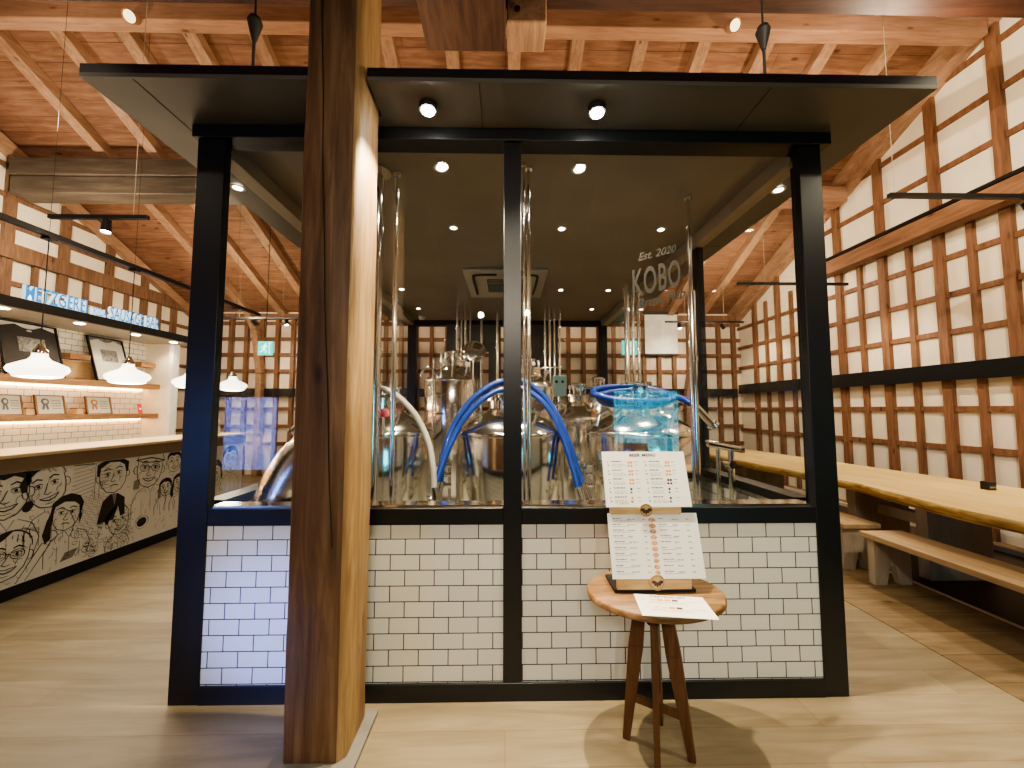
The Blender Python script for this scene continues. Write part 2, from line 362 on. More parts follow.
# rafters under the boards
x = -5.6; i = 0
RX = [-5.9+.76*k for k in range(16)]
for k, x in enumerate([-5.2+.758*k for k in range(-1, 15)]):
    m_ = MB(); m_.bar((x, YR, roofz(YR)+.065), (x, YB, roofz(YB)+.065), .15, .15)
    m_.build('rafter', M['rafter'], kind='structure')
    if -3 < x < 4.5:
        m_ = MB(); m_.bar((x, Y0, roofz(Y0)+.065), (x, YR, roofz(YR)+.065), .11, .13)
        m_.build('rafter', M['rafter'], kind='structure')
# right wall lattice
YM = [8.4, 7.67, 6.94, 6.21, 5.47, 4.73, 4.05, 3.36, 2.65, 1.95]
def lattice_side(wall, x_face, sgn, YMs, mat, zb, minor_w=.068, major_w=.105, hz=(.54, 1.02, 1.5, 2.46, 2.93, 3.4), hz2=(4.55, 5.11, 5.67), hh=.068):
    v = MB()
    def bx(m, y0, y1, z0, z1, d):
        xa, xb = sorted((x_face, x_face-sgn*d)); m.box(xa, xb, y0, y1, z0, z1)
    for a, y in enumerate(YMs):
        bx(v, y-major_w/2, y+major_w/2, 0, roofz(y)-.02, .06)
        if a+1 < len(YMs):
            ym = (y+YMs[a+1])/2; bx(v, ym-minor_w/2, ym+minor_w/2, 0, min(zb, roofz(ym)), .05)
    v.build('lattice_uprights', mat, wall, kind='structure')
    h = MB()
    for z in hz: bx(h, .5, YB, z-hh/2, z+hh/2, .035)
    for z in hz2:
        ymax = min(YB, YB-(z+.05-RZ0)/SL)
        bx(h, .5, ymax, z-hh/2, z+hh/2, .035)
    h.build('lattice_rails', mat, wall, kind='structure')
ORG['wall_right'] = ORG['wall_left'] = ORG['wall_back'] = (0, 0, 0)
lattice_side(wr, XR, 1, YM, M['lattZ'], 3.8)
lattice_side(wl, XL, -1, [8.45, 7.75, 7.05, 6.32, 5.6, 4.87, 4.14, 3.4], M['lattL'], 3.72, .07, .125, (.54, 1.02, 1.5, 1.95, 2.46, 2.93, 3.35), (4.2, 4.62, 5.05, 5.5), .07)
h = MB().box(XL, XL+.10, .5, YB, 3.69, 3.92); h.build('lattice_beam', M['lattL'], wl, kind='structure')
# top raking member along the right gable
o_ = MB().bar((XR-.06, YR, roofz(YR)-.02), (XR-.06, YB, roofz(YB)-.02), .12, .17).build('gable_rafter', M['rafter'], wr, kind='structure')
o_ = MB().bar((XL+.06, YR, roofz(YR)-.02), (XL+.06, YB, roofz(YB)-.02), .12, .17).build('gable_rafter', M['rafter'], wl, kind='structure')
# back wall lattice
v = MB(); xs = []
x = XL+.2
while x < XR:
    v.box(x-.043, x+.043, YB-.09, YB, 0, RZ0); x += .358
v.build('lattice_uprights', M['lattZ'], wb, kind='structure')
h = MB()
for z in (.7, 1.1, 1.5, 2.38, 2.76, 3.13, 3.5): h.box(XL, XR, YB-.055, YB, z-.04, z+.04)
h.box(XL, XR, YB-.12, YB, RZ0-.06, RZ0+.06)
h.build('lattice_rails', M['lattZ'], wb, kind='structure')
# black steel rails
tag(MB().box(XR-.14, XR-.10, .4, YB-.14, 1.85, 2.06).build('steel_rail', M['black'], bevel=.004), 'long black steel rail across the lattice of the right-hand wall', 'rail')
tag(MB().box(XL+.2, XR-.15, YB-.13, YB-.093, 1.78, 1.97).build('steel_rail', M['black'], bevel=.004), 'black steel rail across the lattice of the far end wall', 'rail')
# big beams
def beam(x0, x1, y0, y1, z0, z1, mat, label, name='ceiling_beam'):
    return tag(MB().box(x0, x1, y0, y1, z0, z1).build(name, mat, bevel=.012), label, 'beam')
beam(XL+.12, XR-.13, 4.0, 4.16, 5.74, 5.98, M['beamX'], 'orange timber purlin with two round spotlights just above the black canopy')
beam(XL+.12, XR-.13, 2.75, 3.0, 4.82, 5.16, M['darkbeam'], 'dark red-brown tie beam along the top edge of the view')
beam(-2.2, XR-.13, 5.85, 6.1, 4.81, 5.06, M['beamX'], 'brown tie beam end showing between the canopy and the right wall')
beam(XL+.12, -1.6, 5.5, 5.8, 4.62, 4.88, M['greytimber'], 'lower half of the heavy grey beam left of the canopy')
beam(XL+.12, -1.6, 5.47, 5.8, 4.885, 5.14, M['greytimber'], 'upper half of the heavy grey beam left of the canopy')
beam(-.66, .0, -3.5, 3.06, 4.50, 4.81, M['darkbeamY'], 'broad dark beam running lengthwise above the timber pillar')
jb = beam(.01, .32, 2.80, 3.06, 4.50, 4.81, M['rafter'], 'short bolted timber block joining the beams above the booth', 'timber_joint')
for a, b in ((.09, 4.73), (.09, 4.60)): MB().cyl((a, 2.80, b), (a, 2.785, b), .022, n=12).build('bolt_head', M['bolt'], jb)
m_ = MB().box(XR-.30, XR-.102, .4, 6.4, 3.71, 3.93)
wpb = m_.build('wall_beam', M['beamY'], bevel=.01); tag(wpb, 'long timber beam along the right-hand wall with a black edge on top', 'beam')
MB().box(XR-.315, XR-.102, .4, 6.4, 3.935, 3.975).build('edge_strip', M['black'], wpb)
# braces seen through the glass
def brace(pts, label):
    m_ = MB(); 
    for a, b in zip(pts, pts[1:]): m_.bar(a, b, .13, .16, (0, 1, 0))
    m_.build('wall_brace', M['rafter'], bevel=.01, kind='structure')
brace([(-6.15, 8.87, 4.2), (-5.75, 8.87, 3.3), (-5.6, 8.87, 2.3), (-5.6, 8.87, 0)], 'bent timber brace seen through the left booth window')
brace([(4.60, 8.83, 3.75), (4.43, 8.83, 3.1), (4.22, 8.83, 1.8), (4.2, 8.83, 0)], 'leaning timber brace beside the white roller screen')

# behind the camera: front wall with two glazed openings
wf = MB()
for a, b, c, d in ((XL, -6.62, 0, 4.9), (-4.89, 2.36, 0, 4.9), (3.81, XR, 0, 4.9), (-6.62, -4.89, 1.75, 4.9), (2.36, 3.81, 1.9, 4.9), (2.36, 3.81, 0, .55), (-6.62, -4.89, 0, .2)):
    if b > a: wf.box(a, b, Y0, Y0+.1, c, d)
wf.build('wall_front', M['lattL'], kind='structure')
MB().box(-6.8, -4.7, Y0-.35, Y0-.3, .1, 1.95).build('window_1', M['streetblue'], kind='structure')
MB().box(2.2, 3.95, Y0-.35, Y0-.3, .45, 2.0).build('window_2', M['streetcyan'], kind='structure')

# ------------------------------------------------------------------ the booth
BX0, BX1, BY0, BY1 = -1.71, 1.80, 2.08, 6.85
booth = thing('brewery_booth', 'black framed glass brewing booth with white brick tiles and overhanging flat canopy', 'booth', (0, BY0, 0))
K = M['black']
def post(x0, x1, y0, y1, z0=0, z1=3.0): MB().box(x0, x1, y0, y1, z0, z1).build('post', K, booth, bevel=.003)
post(BX0, BX0+.152, BY0, BY0+.05); post(BX1-.128, BX1, BY0, BY0+.05); post(BX0, BX0+.05, BY0+.05, BY0+.17); post(BX1-.05, BX1, BY0+.05, BY0+.17); post(-.01, .088, BY0, BY0+.06, .09)
post(BX0, BX0+.15, BY1-.15, BY1); post(BX1-.15, BX1, BY1-.15, BY1)
post(BX0, BX0+.06, 3.39, 3.55); post(BX1-.06, BX1, 3.39, 3.55)
m_ = MB().box(-1.73, 1.85, BY0-.02, BY0+.10, 3.0, 3.07); m_.build('top_beam', K, booth, bevel=.003)
MB().box(BX0, BX0+.10, BY0+.1, BY1, 2.97, 3.07).build('top_beam', M['greybeam'], booth)
MB().box(BX1-.10, BX1, BY0+.1, BY1, 2.97, 3.07).build('top_beam', M['greybeam'], booth)
MB().box(BX0, BX1, BY1-.1, BY1, 2.97, 3.07).build('top_beam', K, booth)
for a, b in ((BX0+.152, -.01), (.088, BX1-.128)):
    MB().box(a, b, BY0+.002, BY0+.12, .888, .974).build('sill', K, booth, bevel=.003)
    MB().box(a, b, BY0+.008, BY0+.10, .09, .888).build('tile_panel', M['tileX'], booth)
    MB().box(a, b, BY0+.045, BY0+.053, .974, 3.0).build('window_pane', M['glass'], booth)
    MB().box(a, b, BY0+.02, BY0+.12, .974, .987).build('steel_ledge', M['steeld'], booth)
MB().box(BX0+.152, BX1-.128, BY0-.004, BY0+.12, 0, .09).build('bottom_rail', K, booth, bevel=.003)
for sx, fa in ((BX0, 1), (BX1, -1)):
    for ya, yb in ((BY0+.17, 3.39), (3.55, BY1-.15)):
        xa, xb = sorted((sx, sx+fa*.10)); MB().box(xa, xb, ya, yb, 0, .93).build('tile_panel', M['tileY'], booth)
        xa, xb = sorted((sx, sx+fa*.12)); MB().box(xa, xb, ya, yb, .93, .985).build('sill', K, booth)
        xa, xb = sorted((sx+fa*.045, sx+fa*.053)); MB().box(xa, xb, ya, yb, .985, 3.0).build('window_pane', M['glasss'], booth)
MB().box(BX0+.15, BX1-.15, BY1-.1, BY1, 0, .985).build('tile_panel', M['tileX'], booth)
MB().box(BX0+.15, BX1-.15, BY1-.055, BY1-.047, .985, 2.97).build('window_pane', M['glasss'], booth)
for a, b, z0, z1 in ((-1.02, -.86, .99, 2.97), (-.80, -.40, .99, 2.97), (-.29, -.08, .99, 2.97), (.36, .92, .99, 2.97), (-.40, -.29, 2.5, 2.97)):
    MB().box(a, b, BY1-.2, BY1-.11, z0, z1).build('dark_panel', M['soffit'], booth)
# canopy, notched round the pillar
PX0, PX1, PY0, PY1 = -.935, -.675, 1.72, 1.98
cp = [(-2.02, 1.76), (PX0-.01, 1.76), (PX0-.01, PY1+.01), (PX1+.01, PY1+.01), (PX1+.01, 1.76), (2.125, 1.76), (2.125, 7.15), (-2.02, 7.15)]
MB().prism(cp, lambda u, v, t: (u, v, 3.072+.02*t)).build('canopy_soffit', M['soffit'], booth)
MB().box(BX0+.10, BX1-.10, BY0+.1, BY1-.1, 3.068, 3.0715).build('booth_ceiling', M['inceil'], booth)
MB().box(BX0+.10, BX1-.10, BY0+.12, BY1-.1, -.02, .006).build('floor_booth', M['boothfloor'], kind='structure')
can = MB().prism(cp, lambda u, v, t: (u, v, 3.092+.045*t)).build('canopy', K, booth)
m_ = MB()
for x in (-1.78, -.13, 1.3): m_.box(x, x+.004, 1.77, 7.1, 3.070, 3.0725)
for y in (1.98, 3.6, 5.2): m_.box(-2.0, 2.1, y, y+.004, 3.070, 3.0725) if y > 2 else None
m_.build('soffit_joints', M['blackmatt'], booth)
# lettering on the right front pane
lg = MB(); ang = R(14)
def put(lg, txt, size, cx, cz, sx=1., off=0., shear=0., sy=1., sp=1.):
    vs, fs = text_mb(txt, size, 0, off, sx, shear, sp)
    out = []
    for v in vs:
        u, w = v.x, v.y*sy
        out.append((cx+u*math.cos(ang)*.97, BY0+.0435, cz+w+u*math.sin(ang)))
    lg.add(out, fs)
put(lg, 'Est. 2020', .062, .86, 2.365, 1., .001, .3)
put(lg, 'KOBO', .125, .855, 2.165, .80, .002, 0, 1.75, 1.1)
put(lg, 'Brew Pub', .075, .875, 2.095, 1., .0016, .35)
lg.build('glass_lettering', M['frost'], booth)

# hanging rods
for x, lb in ((-2.0+.01, 'thin black hanging rod with cone cap over the left end of the canopy'), (2.09, 'thin black hanging rod with cone cap over the right end of the canopy')):
    r_ = thing('hanging_rod', lb, 'rod', (x, 2.9, 3.137), 'rods that hang the canopy')
    MB().cyl((x, 2.9, 3.137), (x, 2.9, 4.5), .011, n=10).build('rod', M['blackmatt'], r_)
    MB().cyl((x, 2.9, 4.40), (x, 2.9, 4.56), .016, .055, n=16).cyl((x, 2.9, 4.56), (x, 2.9, 4.60), .055, .04, n=16).cyl((x, 2.9, 4.60), (x, 2.9, 4.82), .008, n=8).build('cone_cap', M['blackmatt'], r_)

# ------------------------------------------------------------------ timber pillar
pl = thing('timber_pillar', 'tall square old timber pillar in front of the glass booth', 'pillar', (-.805, 1.85, 0))
ch = .03
def pill(u, v, z):
    return (u, v, z)
prof = [(PX0+ch*.4, PY0), (PX1-ch, PY0), (PX1, PY0+ch), (PX1, PY1-ch*.4), (PX1-ch*.4, PY1), (PX0+ch*.4, PY1), (PX0, PY1-ch*.4), (PX0, PY0+ch*.4)]
vs = []; fs = []; NZ = 60
for i in range(NZ+1):
    z = .022+(5.05-.022)*i/NZ
    for u, v in prof:
        d = noise.noise(Vector((u*9, v*9, z*2.2)))*.006+noise.noise(Vector((u*30, v*30, z*7)))*.0025
        cx, cy = (PX0+PX1)/2, (PY0+PY1)/2; l = math.hypot(u-cx, v-cy)
        vs.append((u+(u-cx)/l*d, v+(v-cy)/l*d, z))
n = len(prof)
for i in range(NZ):
    for k in range(n): fs.append((i*n+k, i*n+(k+1) % n, (i+1)*n+(k+1) % n, (i+1)*n+k))
m_ = MB(); m_.add(vs, fs); m_.add(vs[:n], [tuple(range(n))]); m_.add(vs[-n:], [tuple(range(n))])
sh = m_.build('shaft', M['pillar'], pl)
sh.data.materials.append(M['pillarlit'])
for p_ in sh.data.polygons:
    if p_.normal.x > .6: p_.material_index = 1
# drying crack
m_ = MB(); pts = []
for i in range(60):
    z = .9+3.0*i/59; x = -.793-.046*(z-1.74)+.005*math.sin(z*2.1)+.002*math.sin(z*9); pts.append((x, z, (.0022+.002*abs(math.sin(z*3.3)))*min(1, (i+2)/12)))
for (a, b, c), (d, e, g) in zip(pts, pts[1:]):
    m_.add([(a-c/2, PY0-.0075, b), (a+c/2, PY0-.0075, b), (d+g/2, PY0-.0075, e), (d-g/2, PY0-.0075, e)], [(0, 1, 2, 3)])
    m_.add([(a-c/2, PY0+.01, b), (a-c/2, PY0-.0075, b), (d-g/2, PY0-.0075, e), (d-g/2, PY0+.01, e)], [(0, 1, 2, 3)])
m_.build('drying_crack', plain('crack shadow', (.02, .009, .004), .9), pl)
MB().box(PX0-.05, PX1+.05, PY0-.05, PY1+.03, 0, .02).build('stone_pad', M['stone'], pl)

# ------------------------------------------------------------------ brewing tanks
def tank(name, label, x, y, r, z1, z0=.42, lid=False, neck=.17, fit=True, grp='stainless steel brewing tanks'):
    t = thing(name, label, 'tank', (x, y, 0), grp)
    h = z1-z0
    MB().lathe([(0.0, z0-.16), (r*.35, z0-.14), (r*.9, z0-.02), (r, z0+.03), (r, z1-.02), (r*.985, z1)], n=64).build('body', M['steel'], t, local=True)
    MB().lathe([(r*1.004, z1-.035), (r*1.012, z1-.03), (r*1.012, z1-.012), (r*.99, z1+.004), (r*.97, z1+.006)], n=64).build('rim_band', M['steeld'], t, local=True)
    MB().lathe([(r*.985, z1), (r*.93, z1+.025), (r*.75, z1+.085), (r*.5, z1+.14), (neck+.01, z1+.165), (neck, z1+.18)], n=64).build('dome', M['steel'], t, local=True)
    zt = z1+.18
    MB().lathe([(neck, zt), (neck, zt+.06), (neck+.03, zt+.062), (neck+.03, zt+.082), (neck-.01, zt+.085), (neck*.6, zt+.11), (0, zt+.115)], n=40).build('manway', M['steeld'], t, local=True)
    for k in range(3):
        a = R(90+120*k+20); MB().cyl((r*.72*math.cos(a), r*.72*math.sin(a), 0), (r*.72*math.cos(a), r*.72*math.sin(a), z0), .028, n=12).build('leg', M['steeld'], t, local=True)
    if fit:
        for k in range(8):
            m_ = MB()
            a = R(45*k+10); rr = neck*.86; hh = .05+.05*random.random()
            m_.cyl((rr*math.cos(a), rr*math.sin(a), zt+.06), (rr*math.cos(a), rr*math.sin(a), zt+.09+hh), .011, n=8)
            m_.cyl((rr*math.cos(a), rr*math.sin(a), zt+.09+hh), (rr*math.cos(a), rr*math.sin(a), zt+.11+hh), .02, n=8)
            m_.build('clamp_bolt', M['steeld'], t, local=True)
        for k in range(3):
            a = R(200+60*k); ax, ay = neck*.45*math.cos(a), neck*.45*math.sin(a)
            g = MB(); g.cyl((ax, ay, zt+.1), (ax, ay, zt+.19), .014, n=10); g.cyl((ax-.03, ay-.01, zt+.20), (ax+.03, ay-.01, zt+.20), .02, n=12)
            g.cyl((ax, ay, zt+.15), (ax, ay-.03, zt+.15), .026, n=14)
            g.build('valve', M['steeld'], t, local=True)
        g = MB(); g.cyl((neck*1.1, -r*.45, z1+.07), (neck*1.35, -r*.55, z1+.20), .02, n=10); g.cyl((neck*1.35-.01, -r*.55, z1+.19), (neck*1.35-.01, -r*.55-.03, z1+.19), .035, n=16)
        g.build('gauge', M['steeld'], t, local=True)
        g = MB(); a0 = (-neck*1.3, -r*.3, z1+.06)
        g.tube([a0, (a0[0]-.02, a0[1], z1+.13), (a0[0]-.08, a0[1]-.02, z1+.17), (a0[0]-.15, a0[1]-.04, z1+.12), (a0[0]-.17, a0[1]-.04, z1+.04)], .017, 10)
        g.build('spray_pipe', M['steeld'], t, local=True)
        if lid:
            g = MB(); a = R(-62); mm = Matrix.Rotation(R(72), 3, 'X') @ Matrix.Identity(3)
            g.lathe([(0, .015), (.10, .015), (.15, .0), (.155, -.012), (.13, -.012), (0, -.004)], (.30, -.02, zt+.22), 32, True, Matrix.Rotation(R(14), 3, 'Z') @ Matrix.Rotation(R(75), 3, 'X'))
            g.cyl((.17, 0, zt+.10), (.30, .0, zt+.20), .014, n=8); g.cyl((-.1, 0, zt+.14), (.28, -.03, zt+.24), .009, n=8)
            g.build('open_lid', M['steeld'], t, local=True)
            g = MB()
            for px, ph in ((-.10, .34), (.04, .30), (.30, .25), (-.2, .25)): g.cyl((px, -r*.92, z1-.75), (px, -r*.92, z1+ph), .013, n=8)
            for px, pz in ((-.10, -.2), (.04, -.32), (.04, -.1), (-.1, -.45)): g.cyl((px-.05, -r*.94, z1+pz), (px+.05, -r*.94, z1+pz), .02, n=10)
            g.build('front_pipe', M['steeld'], t, local=True)
    return t
tank('brewing_tank', 'steel brewing tank just right of the timber pillar with a milky hose over it', -1.03, 3.2, .435, 1.325)
tank('brewing_tank', 'middle steel brewing tank under the arch of blue hoses', .04, 3.2, .438, 1.325)
tank('brewing_tank', 'right front steel brewing tank with a coiled blue hose on top', 1.11, 3.2, .435, 1.325)
tank('brewing_tank', 'tall steel brewing tank at the back with its round lid open', -.71, 5.2, .37, 1.885, lid=True)
tank('brewing_tank', 'rear steel brewing tank behind the middle one beside the pale cyan control box', .33, 5.35, .36, 1.80)
tank('brewing_tank', 'narrow steel brewing tank in the gap between the blue hoses and the right tank', .84, 4.45, .30, 1.40, neck=.11)
tank('brewing_tank', 'rear right steel brewing tank behind the coiled hose', 1.30, 5.4, .30, 1.55, neck=.11)

# vertical pipes
def pipe(x, y, r, label, z0=0.006, z1=3.066, r2=None, zs=None, grp=None, extra=True):
    t = thing('steel_pipe', label, 'pipe', (x, y, z0), grp)
    m_ = MB(); m_.cyl((x, y, z0), (x, y, zs or z1), r, n=20)
    if zs: m_.cyl((x, y, zs), (x, y, z1), r2, n=16)
    m_.build('tube', M['steeld'], t)
    if extra:
        MB().cyl((x, y, z1-.02), (x, y, z1), (r2 or r)*2.0, n=24).build('ceiling_flange', M['steeld'], t)
        m_ = MB()
        for z in (z0+.6*(z1-z0), z0+.25*(z1-z0)): m_.cyl((x, y, z), (x, y, z+.03), (r2 if zs and z > zs else r)*1.25, n=20)
        m_.build('collar', M['steeld'], t)
    return t
pipe(-.835, 2.45, .042, 'thick polished steel pipe right beside the timber pillar')
pipe(-.715, 2.47, .016, 'slim steel pipe between the thick pipe and the left tank')
pipe(.117, 2.36, .008, 'very thin steel pipe right of the centre post')
pipe(.148, 2.40, .013, 'thin steel pipe in front of the middle tank')
pipe(1.345, 2.72, .028, 'steel pipe rising at the right of the coiled blue hose', r2=.014, zs=2.35)
for x, y, r in ((-.72, 5.75, .022), (-.66, 5.75, .014), (-.60, 5.75, .02), (-.53, 5.75, .012), (-.36, 5.75, .02), (-.12, 5.75, .022)):
    pipe(x, y, r, 'steel riser pipe in the cluster behind the open-lidded tank', grp='risers behind the open-lidded tank', extra=False)
for x, r in ((.60, .016), (.67, .02), (.74, .016), (.82, .016)):
    pipe(x, 5.75, r, 'steel riser pipe in the cluster right of the centre post', grp='risers right of the centre post', extra=False)
m_ = MB().cyl((.55, 5.72, 2.12), (.87, 5.72, 2.12), .014, n=8); tag(m_.build('pipe_clamp_bar', M['steeld']), 'short horizontal bar clamping the risers right of the centre post', 'bar')
for x, r in ((1.46, .03), (1.535, .018), (1.60, .018)):
    pipe(x, 4.55, r, 'steel riser pipe rising to the ceiling behind the right tank', grp='risers behind the right tank', extra=False)
# bracket by the right pipe
t = thing('pipe_valve', 'steel valve clamp on the pipe behind the beer menu', 'valve', (1.40, 2.72, 1.1))
MB().cyl((1.40, 2.66, 1.26), (1.62, 2.66, 1.22), .022, n=12).cyl((1.55, 2.62, 1.12), (1.55, 2.70, 1.12), .026, n=16).build('valve_body', M['steeld'], t)
MB().cyl((1.56, 2.66, 0.0), (1.56, 2.66, 1.22), .02, n=12).cyl((1.47, 2.66, 0), (1.47, 2.66, 1.22), .014, n=12).build('drop_pipe', M['steeld'], t)
m_ = MB().lathe([(.035, 0), (.045, .008), (.035, .016)], (1.42, 2.64, 1.27), 20); m_.build('hand_wheel', M['steeld'], t)
# small fittings low between tanks
for x, lb in ((-.50, 'cluster of small steel valves low between the left and middle tanks'), (.575, 'cluster of small steel valves low between the middle and right tanks')):
    t = thing('valve_manifold', lb, 'valve', (x, 2.9, 0), None)
    m_ = MB().cyl((x, 3.05, 0), (x, 3.05, 1.15), .015, n=10).cyl((x+.06, 3.1, 0), (x+.06, 3.1, 1.05), .013, n=10); m_.build('pipework', M['steeld'], t)
    for z in (1.07, .92, 1.0):
        m_ = MB().cyl((x-.04, 2.98, z), (x+.09, 2.98, z), .018, n=12).cyl((x+.02, 3.03, z), (x+.02, 2.93, z), .024, n=12).cyl((x+.02, 2.93, z), (x+.02, 2.92, z+.05), .006, n=8)
        m_.build('valve', M['steeld'], t)
# control box
t = thing('control_box', 'small pale cyan control box beyond the blue hoses', 'control box', (.70, 4.98, 1.6))
MB().box(.62, .79, 4.95, 5.03, 1.66, 1.93).build('case', M['cyanbox'], t, bevel=.006)
m_ = MB()
for a in (.66, .74): m_.cyl((a, 4.95, 1.85), (a, 4.94, 1.85), .018, n=12)
m_.build('knob', M['blackmatt'], t)
MB().cyl((.70, 5.0, 0), (.70, 5.0, 1.66), .014, n=8).build('stand_pipe', M['steeld'], t)

# hoses
def arc(cx, y, w, ztop, zend, n=32, skew=0., p=2.4, dy=0.):
    pts = []
    for i in range(n+1):
        a = math.pi*(1-i/n); c = math.cos(a); s = math.sin(a)
        x = cx+w*math.copysign(abs(c)**(2/p), c)*(1+0)+skew*s; z = zend+(ztop-zend)*abs(s)**(2/2.0)
        pts.append((x, y+dy*c, z))
    return pts
def hose(pts, r, label, mat, ends=True, name='hose', n=12):
    t = thing(name, label, 'hose', pts[0], None)
    MB().tube(pts, r, n).build('tube', mat, t)
    if ends:
        for a, b in ((pts[0], pts[1]), (pts[-1], pts[-2])):
            a = Vector(a); d = (a-Vector(b)).normalized()
            MB().cyl(a-d*.03, a+d*.075, r*1.12, n=16).cyl(a+d*.075, a+d*.09, r*1.6, n=16).build('coupling', M['steeld'], t)
    return t
def spline(P, n=10):
    P = [Vector(p) for p in P]; out = []
    Q = [P[0]*2-P[1]]+P+[P[-1]*2-P[-2]]
    for i in range(1, len(Q)-2):
        for k in range(n):
            t = k/n; a, b, c, d = Q[i-1:i+3]
            out.append(.5*((2*b)+(-a+c)*t+(2*a-5*b+4*c-d)*t*t+(-a+3*b-3*c+d)*t**3))
    out.append(P[-1]); return [tuple(v) for v in out]
hose(spline([(-.49, 2.92, .93), (-.465, 2.95, 1.15), (-.40, 3.0, 1.36), (-.27, 3.03, 1.56), (-.10, 3.05, 1.69), (.06, 3.05, 1.725), (.20, 3.05, 1.69), (.35, 3.03, 1.54), (.46, 3.0, 1.32), (.535, 2.96, 1.08), (.585, 2.92, .91)]), .026, 'outer blue hose arching over the middle tank', M['blue'])
hose(spline([(-.50, 2.80, .95), (-.45, 2.86, 1.12), (-.37, 2.93, 1.32), (-.25, 2.96, 1.50), (-.10, 2.98, 1.62), (.06, 2.98, 1.66), (.19, 2.98, 1.63), (.33, 2.96, 1.50), (.43, 2.93, 1.30), (.495, 2.88, 1.08), (.535, 2.83, .90)]), .022, 'inner blue hose arching over the middle tank', M['blue'])
P = []
for i in range(74):
    a = 2*math.pi*i/34+R(10); rr = .30+.02*math.sin(a*.5); P.append((1.0+rr*.98*math.cos(a), 2.98+rr*.62*math.sin(a), 1.60+.024*math.sin(a*.5)+.065*math.sin(a)))
P = P[:68]+[(1.33, 2.83, 1.57), (1.40, 2.78, 1.50)]
t = thing('coiled_hose', 'blue hose coiled in a ring on the right front tank', 'hose', (1.13, 2.98, 1.6))
MB().tube(P, .025, 10).build('tube', M['blue'], t)
MB().cyl((1.385, 2.79, 1.52), (1.49, 2.76, 1.39), .028, n=16).cyl((1.49, 2.76, 1.39), (1.505, 2.757, 1.372), .042, n=16).build('coupling', M['steeld'], t)
hose(spline([(-1.42, 2.72, 1.40), (-1.2, 2.74, 1.60), (-1.0, 2.76, 1.655), (-.82, 2.78, 1.62), (-.66, 2.80, 1.47), (-.56, 2.80, 1.28), (-.515, 2.78, 1.10), (-.50, 2.76, .92)]), .022, 'milky white hose draped over the left tank', M['white_hose'])
t = thing('pink_tap', 'small pink tap knob on the dome of the left tank', 'knob', (-.86, 2.76, 1.47))
MB().lathe([(0, 0), (.03, .005), (.036, .03), (.03, .055), (0, .06)], (-.855, 2.74, 1.44), 16).build('cap', M['pink'], t)
MB().cyl((-.855, 2.74, 1.32), (-.855, 2.74, 1.445), .01, n=8).build('stem', M['steeld'], t)
# exhaust duct at the left
P = spline([(-1.40, 2.42, .25), (-1.39, 2.42, .65), (-1.32, 2.42, .95), (-1.20, 2.44, 1.17), (-1.0, 2.5, 1.27)], 20)
rad = [.185+.0022*(1 if i % 2 else -1) for i in range(len(P))]
t = thing('ribbed_duct', 'fat curved silver ribbed duct behind the left window of the booth', 'duct', P[0])
MB().tube(P, .15, 32, radii=rad).build('duct_skin', M['foil'], t)
m_ = MB()
for q in (30, 44): 
    a = Vector(P[q]); d = (Vector(P[q+1])-a).normalized(); m_.cyl(a-d*.012, a+d*.012, .190, n=32, caps=False)
m_.build('clamp_ring', M['steeld'], t)
MB().cyl((-1.43, 2.40, 0.01), (-1.43, 2.40, .3), .14, n=32).build('floor_collar', M['steeld'], t)

# ------------------------------------------------------------------ booth ceiling items
def downlight(x, y, z, label, power, bright='bulb', grp=None, r=.035, tgt=None, ang=95, soft=.03):
    t = thing('downlight', label, 'downlight', (x, y, z), grp)
    MB().lathe([(r, -.004), (r*1.5, -.006), (r*1.6, 0), (r, 0)], n=24).build('trim_ring', M['white'], t, local=True)
    MB().lathe([(0, -.002), (r, -.002)], n=24).build('lamp_face', M[bright], t, local=True)
    if power: spot('downlight_lamp', (x, y, z-.02), tgt or (x, y, 0), power, ang, .8, (1, .86, .66), soft)
    return t
ZC = 3.066
g = 'downlights in the booth ceiling'
for x, y, lb in ((-.42, 2.42, 'front row left, added in place of a spotlight reflection'), (.48, 2.42, 'front row right, added in place of a spotlight reflection'), (-.45, 3.25, 'second row left of the centre post'), (.49, 3.25, 'second row right of the centre post'), (1.36, 3.25, 'second row, above the etched lettering'),  # front row pair stands in for reflections of the canopy spotlights
                 (-1.36, 4.98, 'third row, near the left wall'), (.73, 4.98, 'third row, near the ceiling cassette'), (1.36, 4.98, 'third row, near the right wall'), (-1.36, 5.95, 'last row, left end'), (1.36, 5.95, 'last row, right end')):
    downlight(x, y, ZC, 'small round ceiling downlight of the booth, '+lb, 40, grp=g, r=.026 if y > 2.5 else .03)
for x, lb in ((-.40, 'dazzling spotlight under the canopy edge beside the pillar'), (.476, 'dazzling spotlight under the canopy edge above the menus')):
    t = thing('canopy_spotlight', lb, 'spotlight', (x, 1.9, ZC))
    MB().cyl((x, 1.9, ZC), (x, 1.9, ZC-.03), .045, n=24).build('housing', M['blackmatt'], t)
    MB().lathe([(0, 0), (.03, .004), (.034, .012)], (x, 1.9, ZC-.042), 24).build('lamp_face', M['bulbs'], t)
    spot('canopy_lamp', (x, 1.9, ZC-.06), (x-.05, 1.78, 0), 210, 105, .5, (1, .86, .62), .025)
for x, y, lb in ((-1.90, 2.67, 'downlight in the left overhang of the canopy'), (1.955, 2.63, 'downlight in the right overhang of the canopy')):
    downlight(x, y, ZC, lb, 30, r=.03)
t = thing('smoke_detector', 'small round white smoke detector at the back of the booth ceiling', 'detector', (-1.42, 6.5, ZC))
MB().lathe([(0, -.05), (.03, -.048), (.05, -.03), (.055, -.01), (.055, 0)], n=24).build('cover', M['white'], t, local=True)
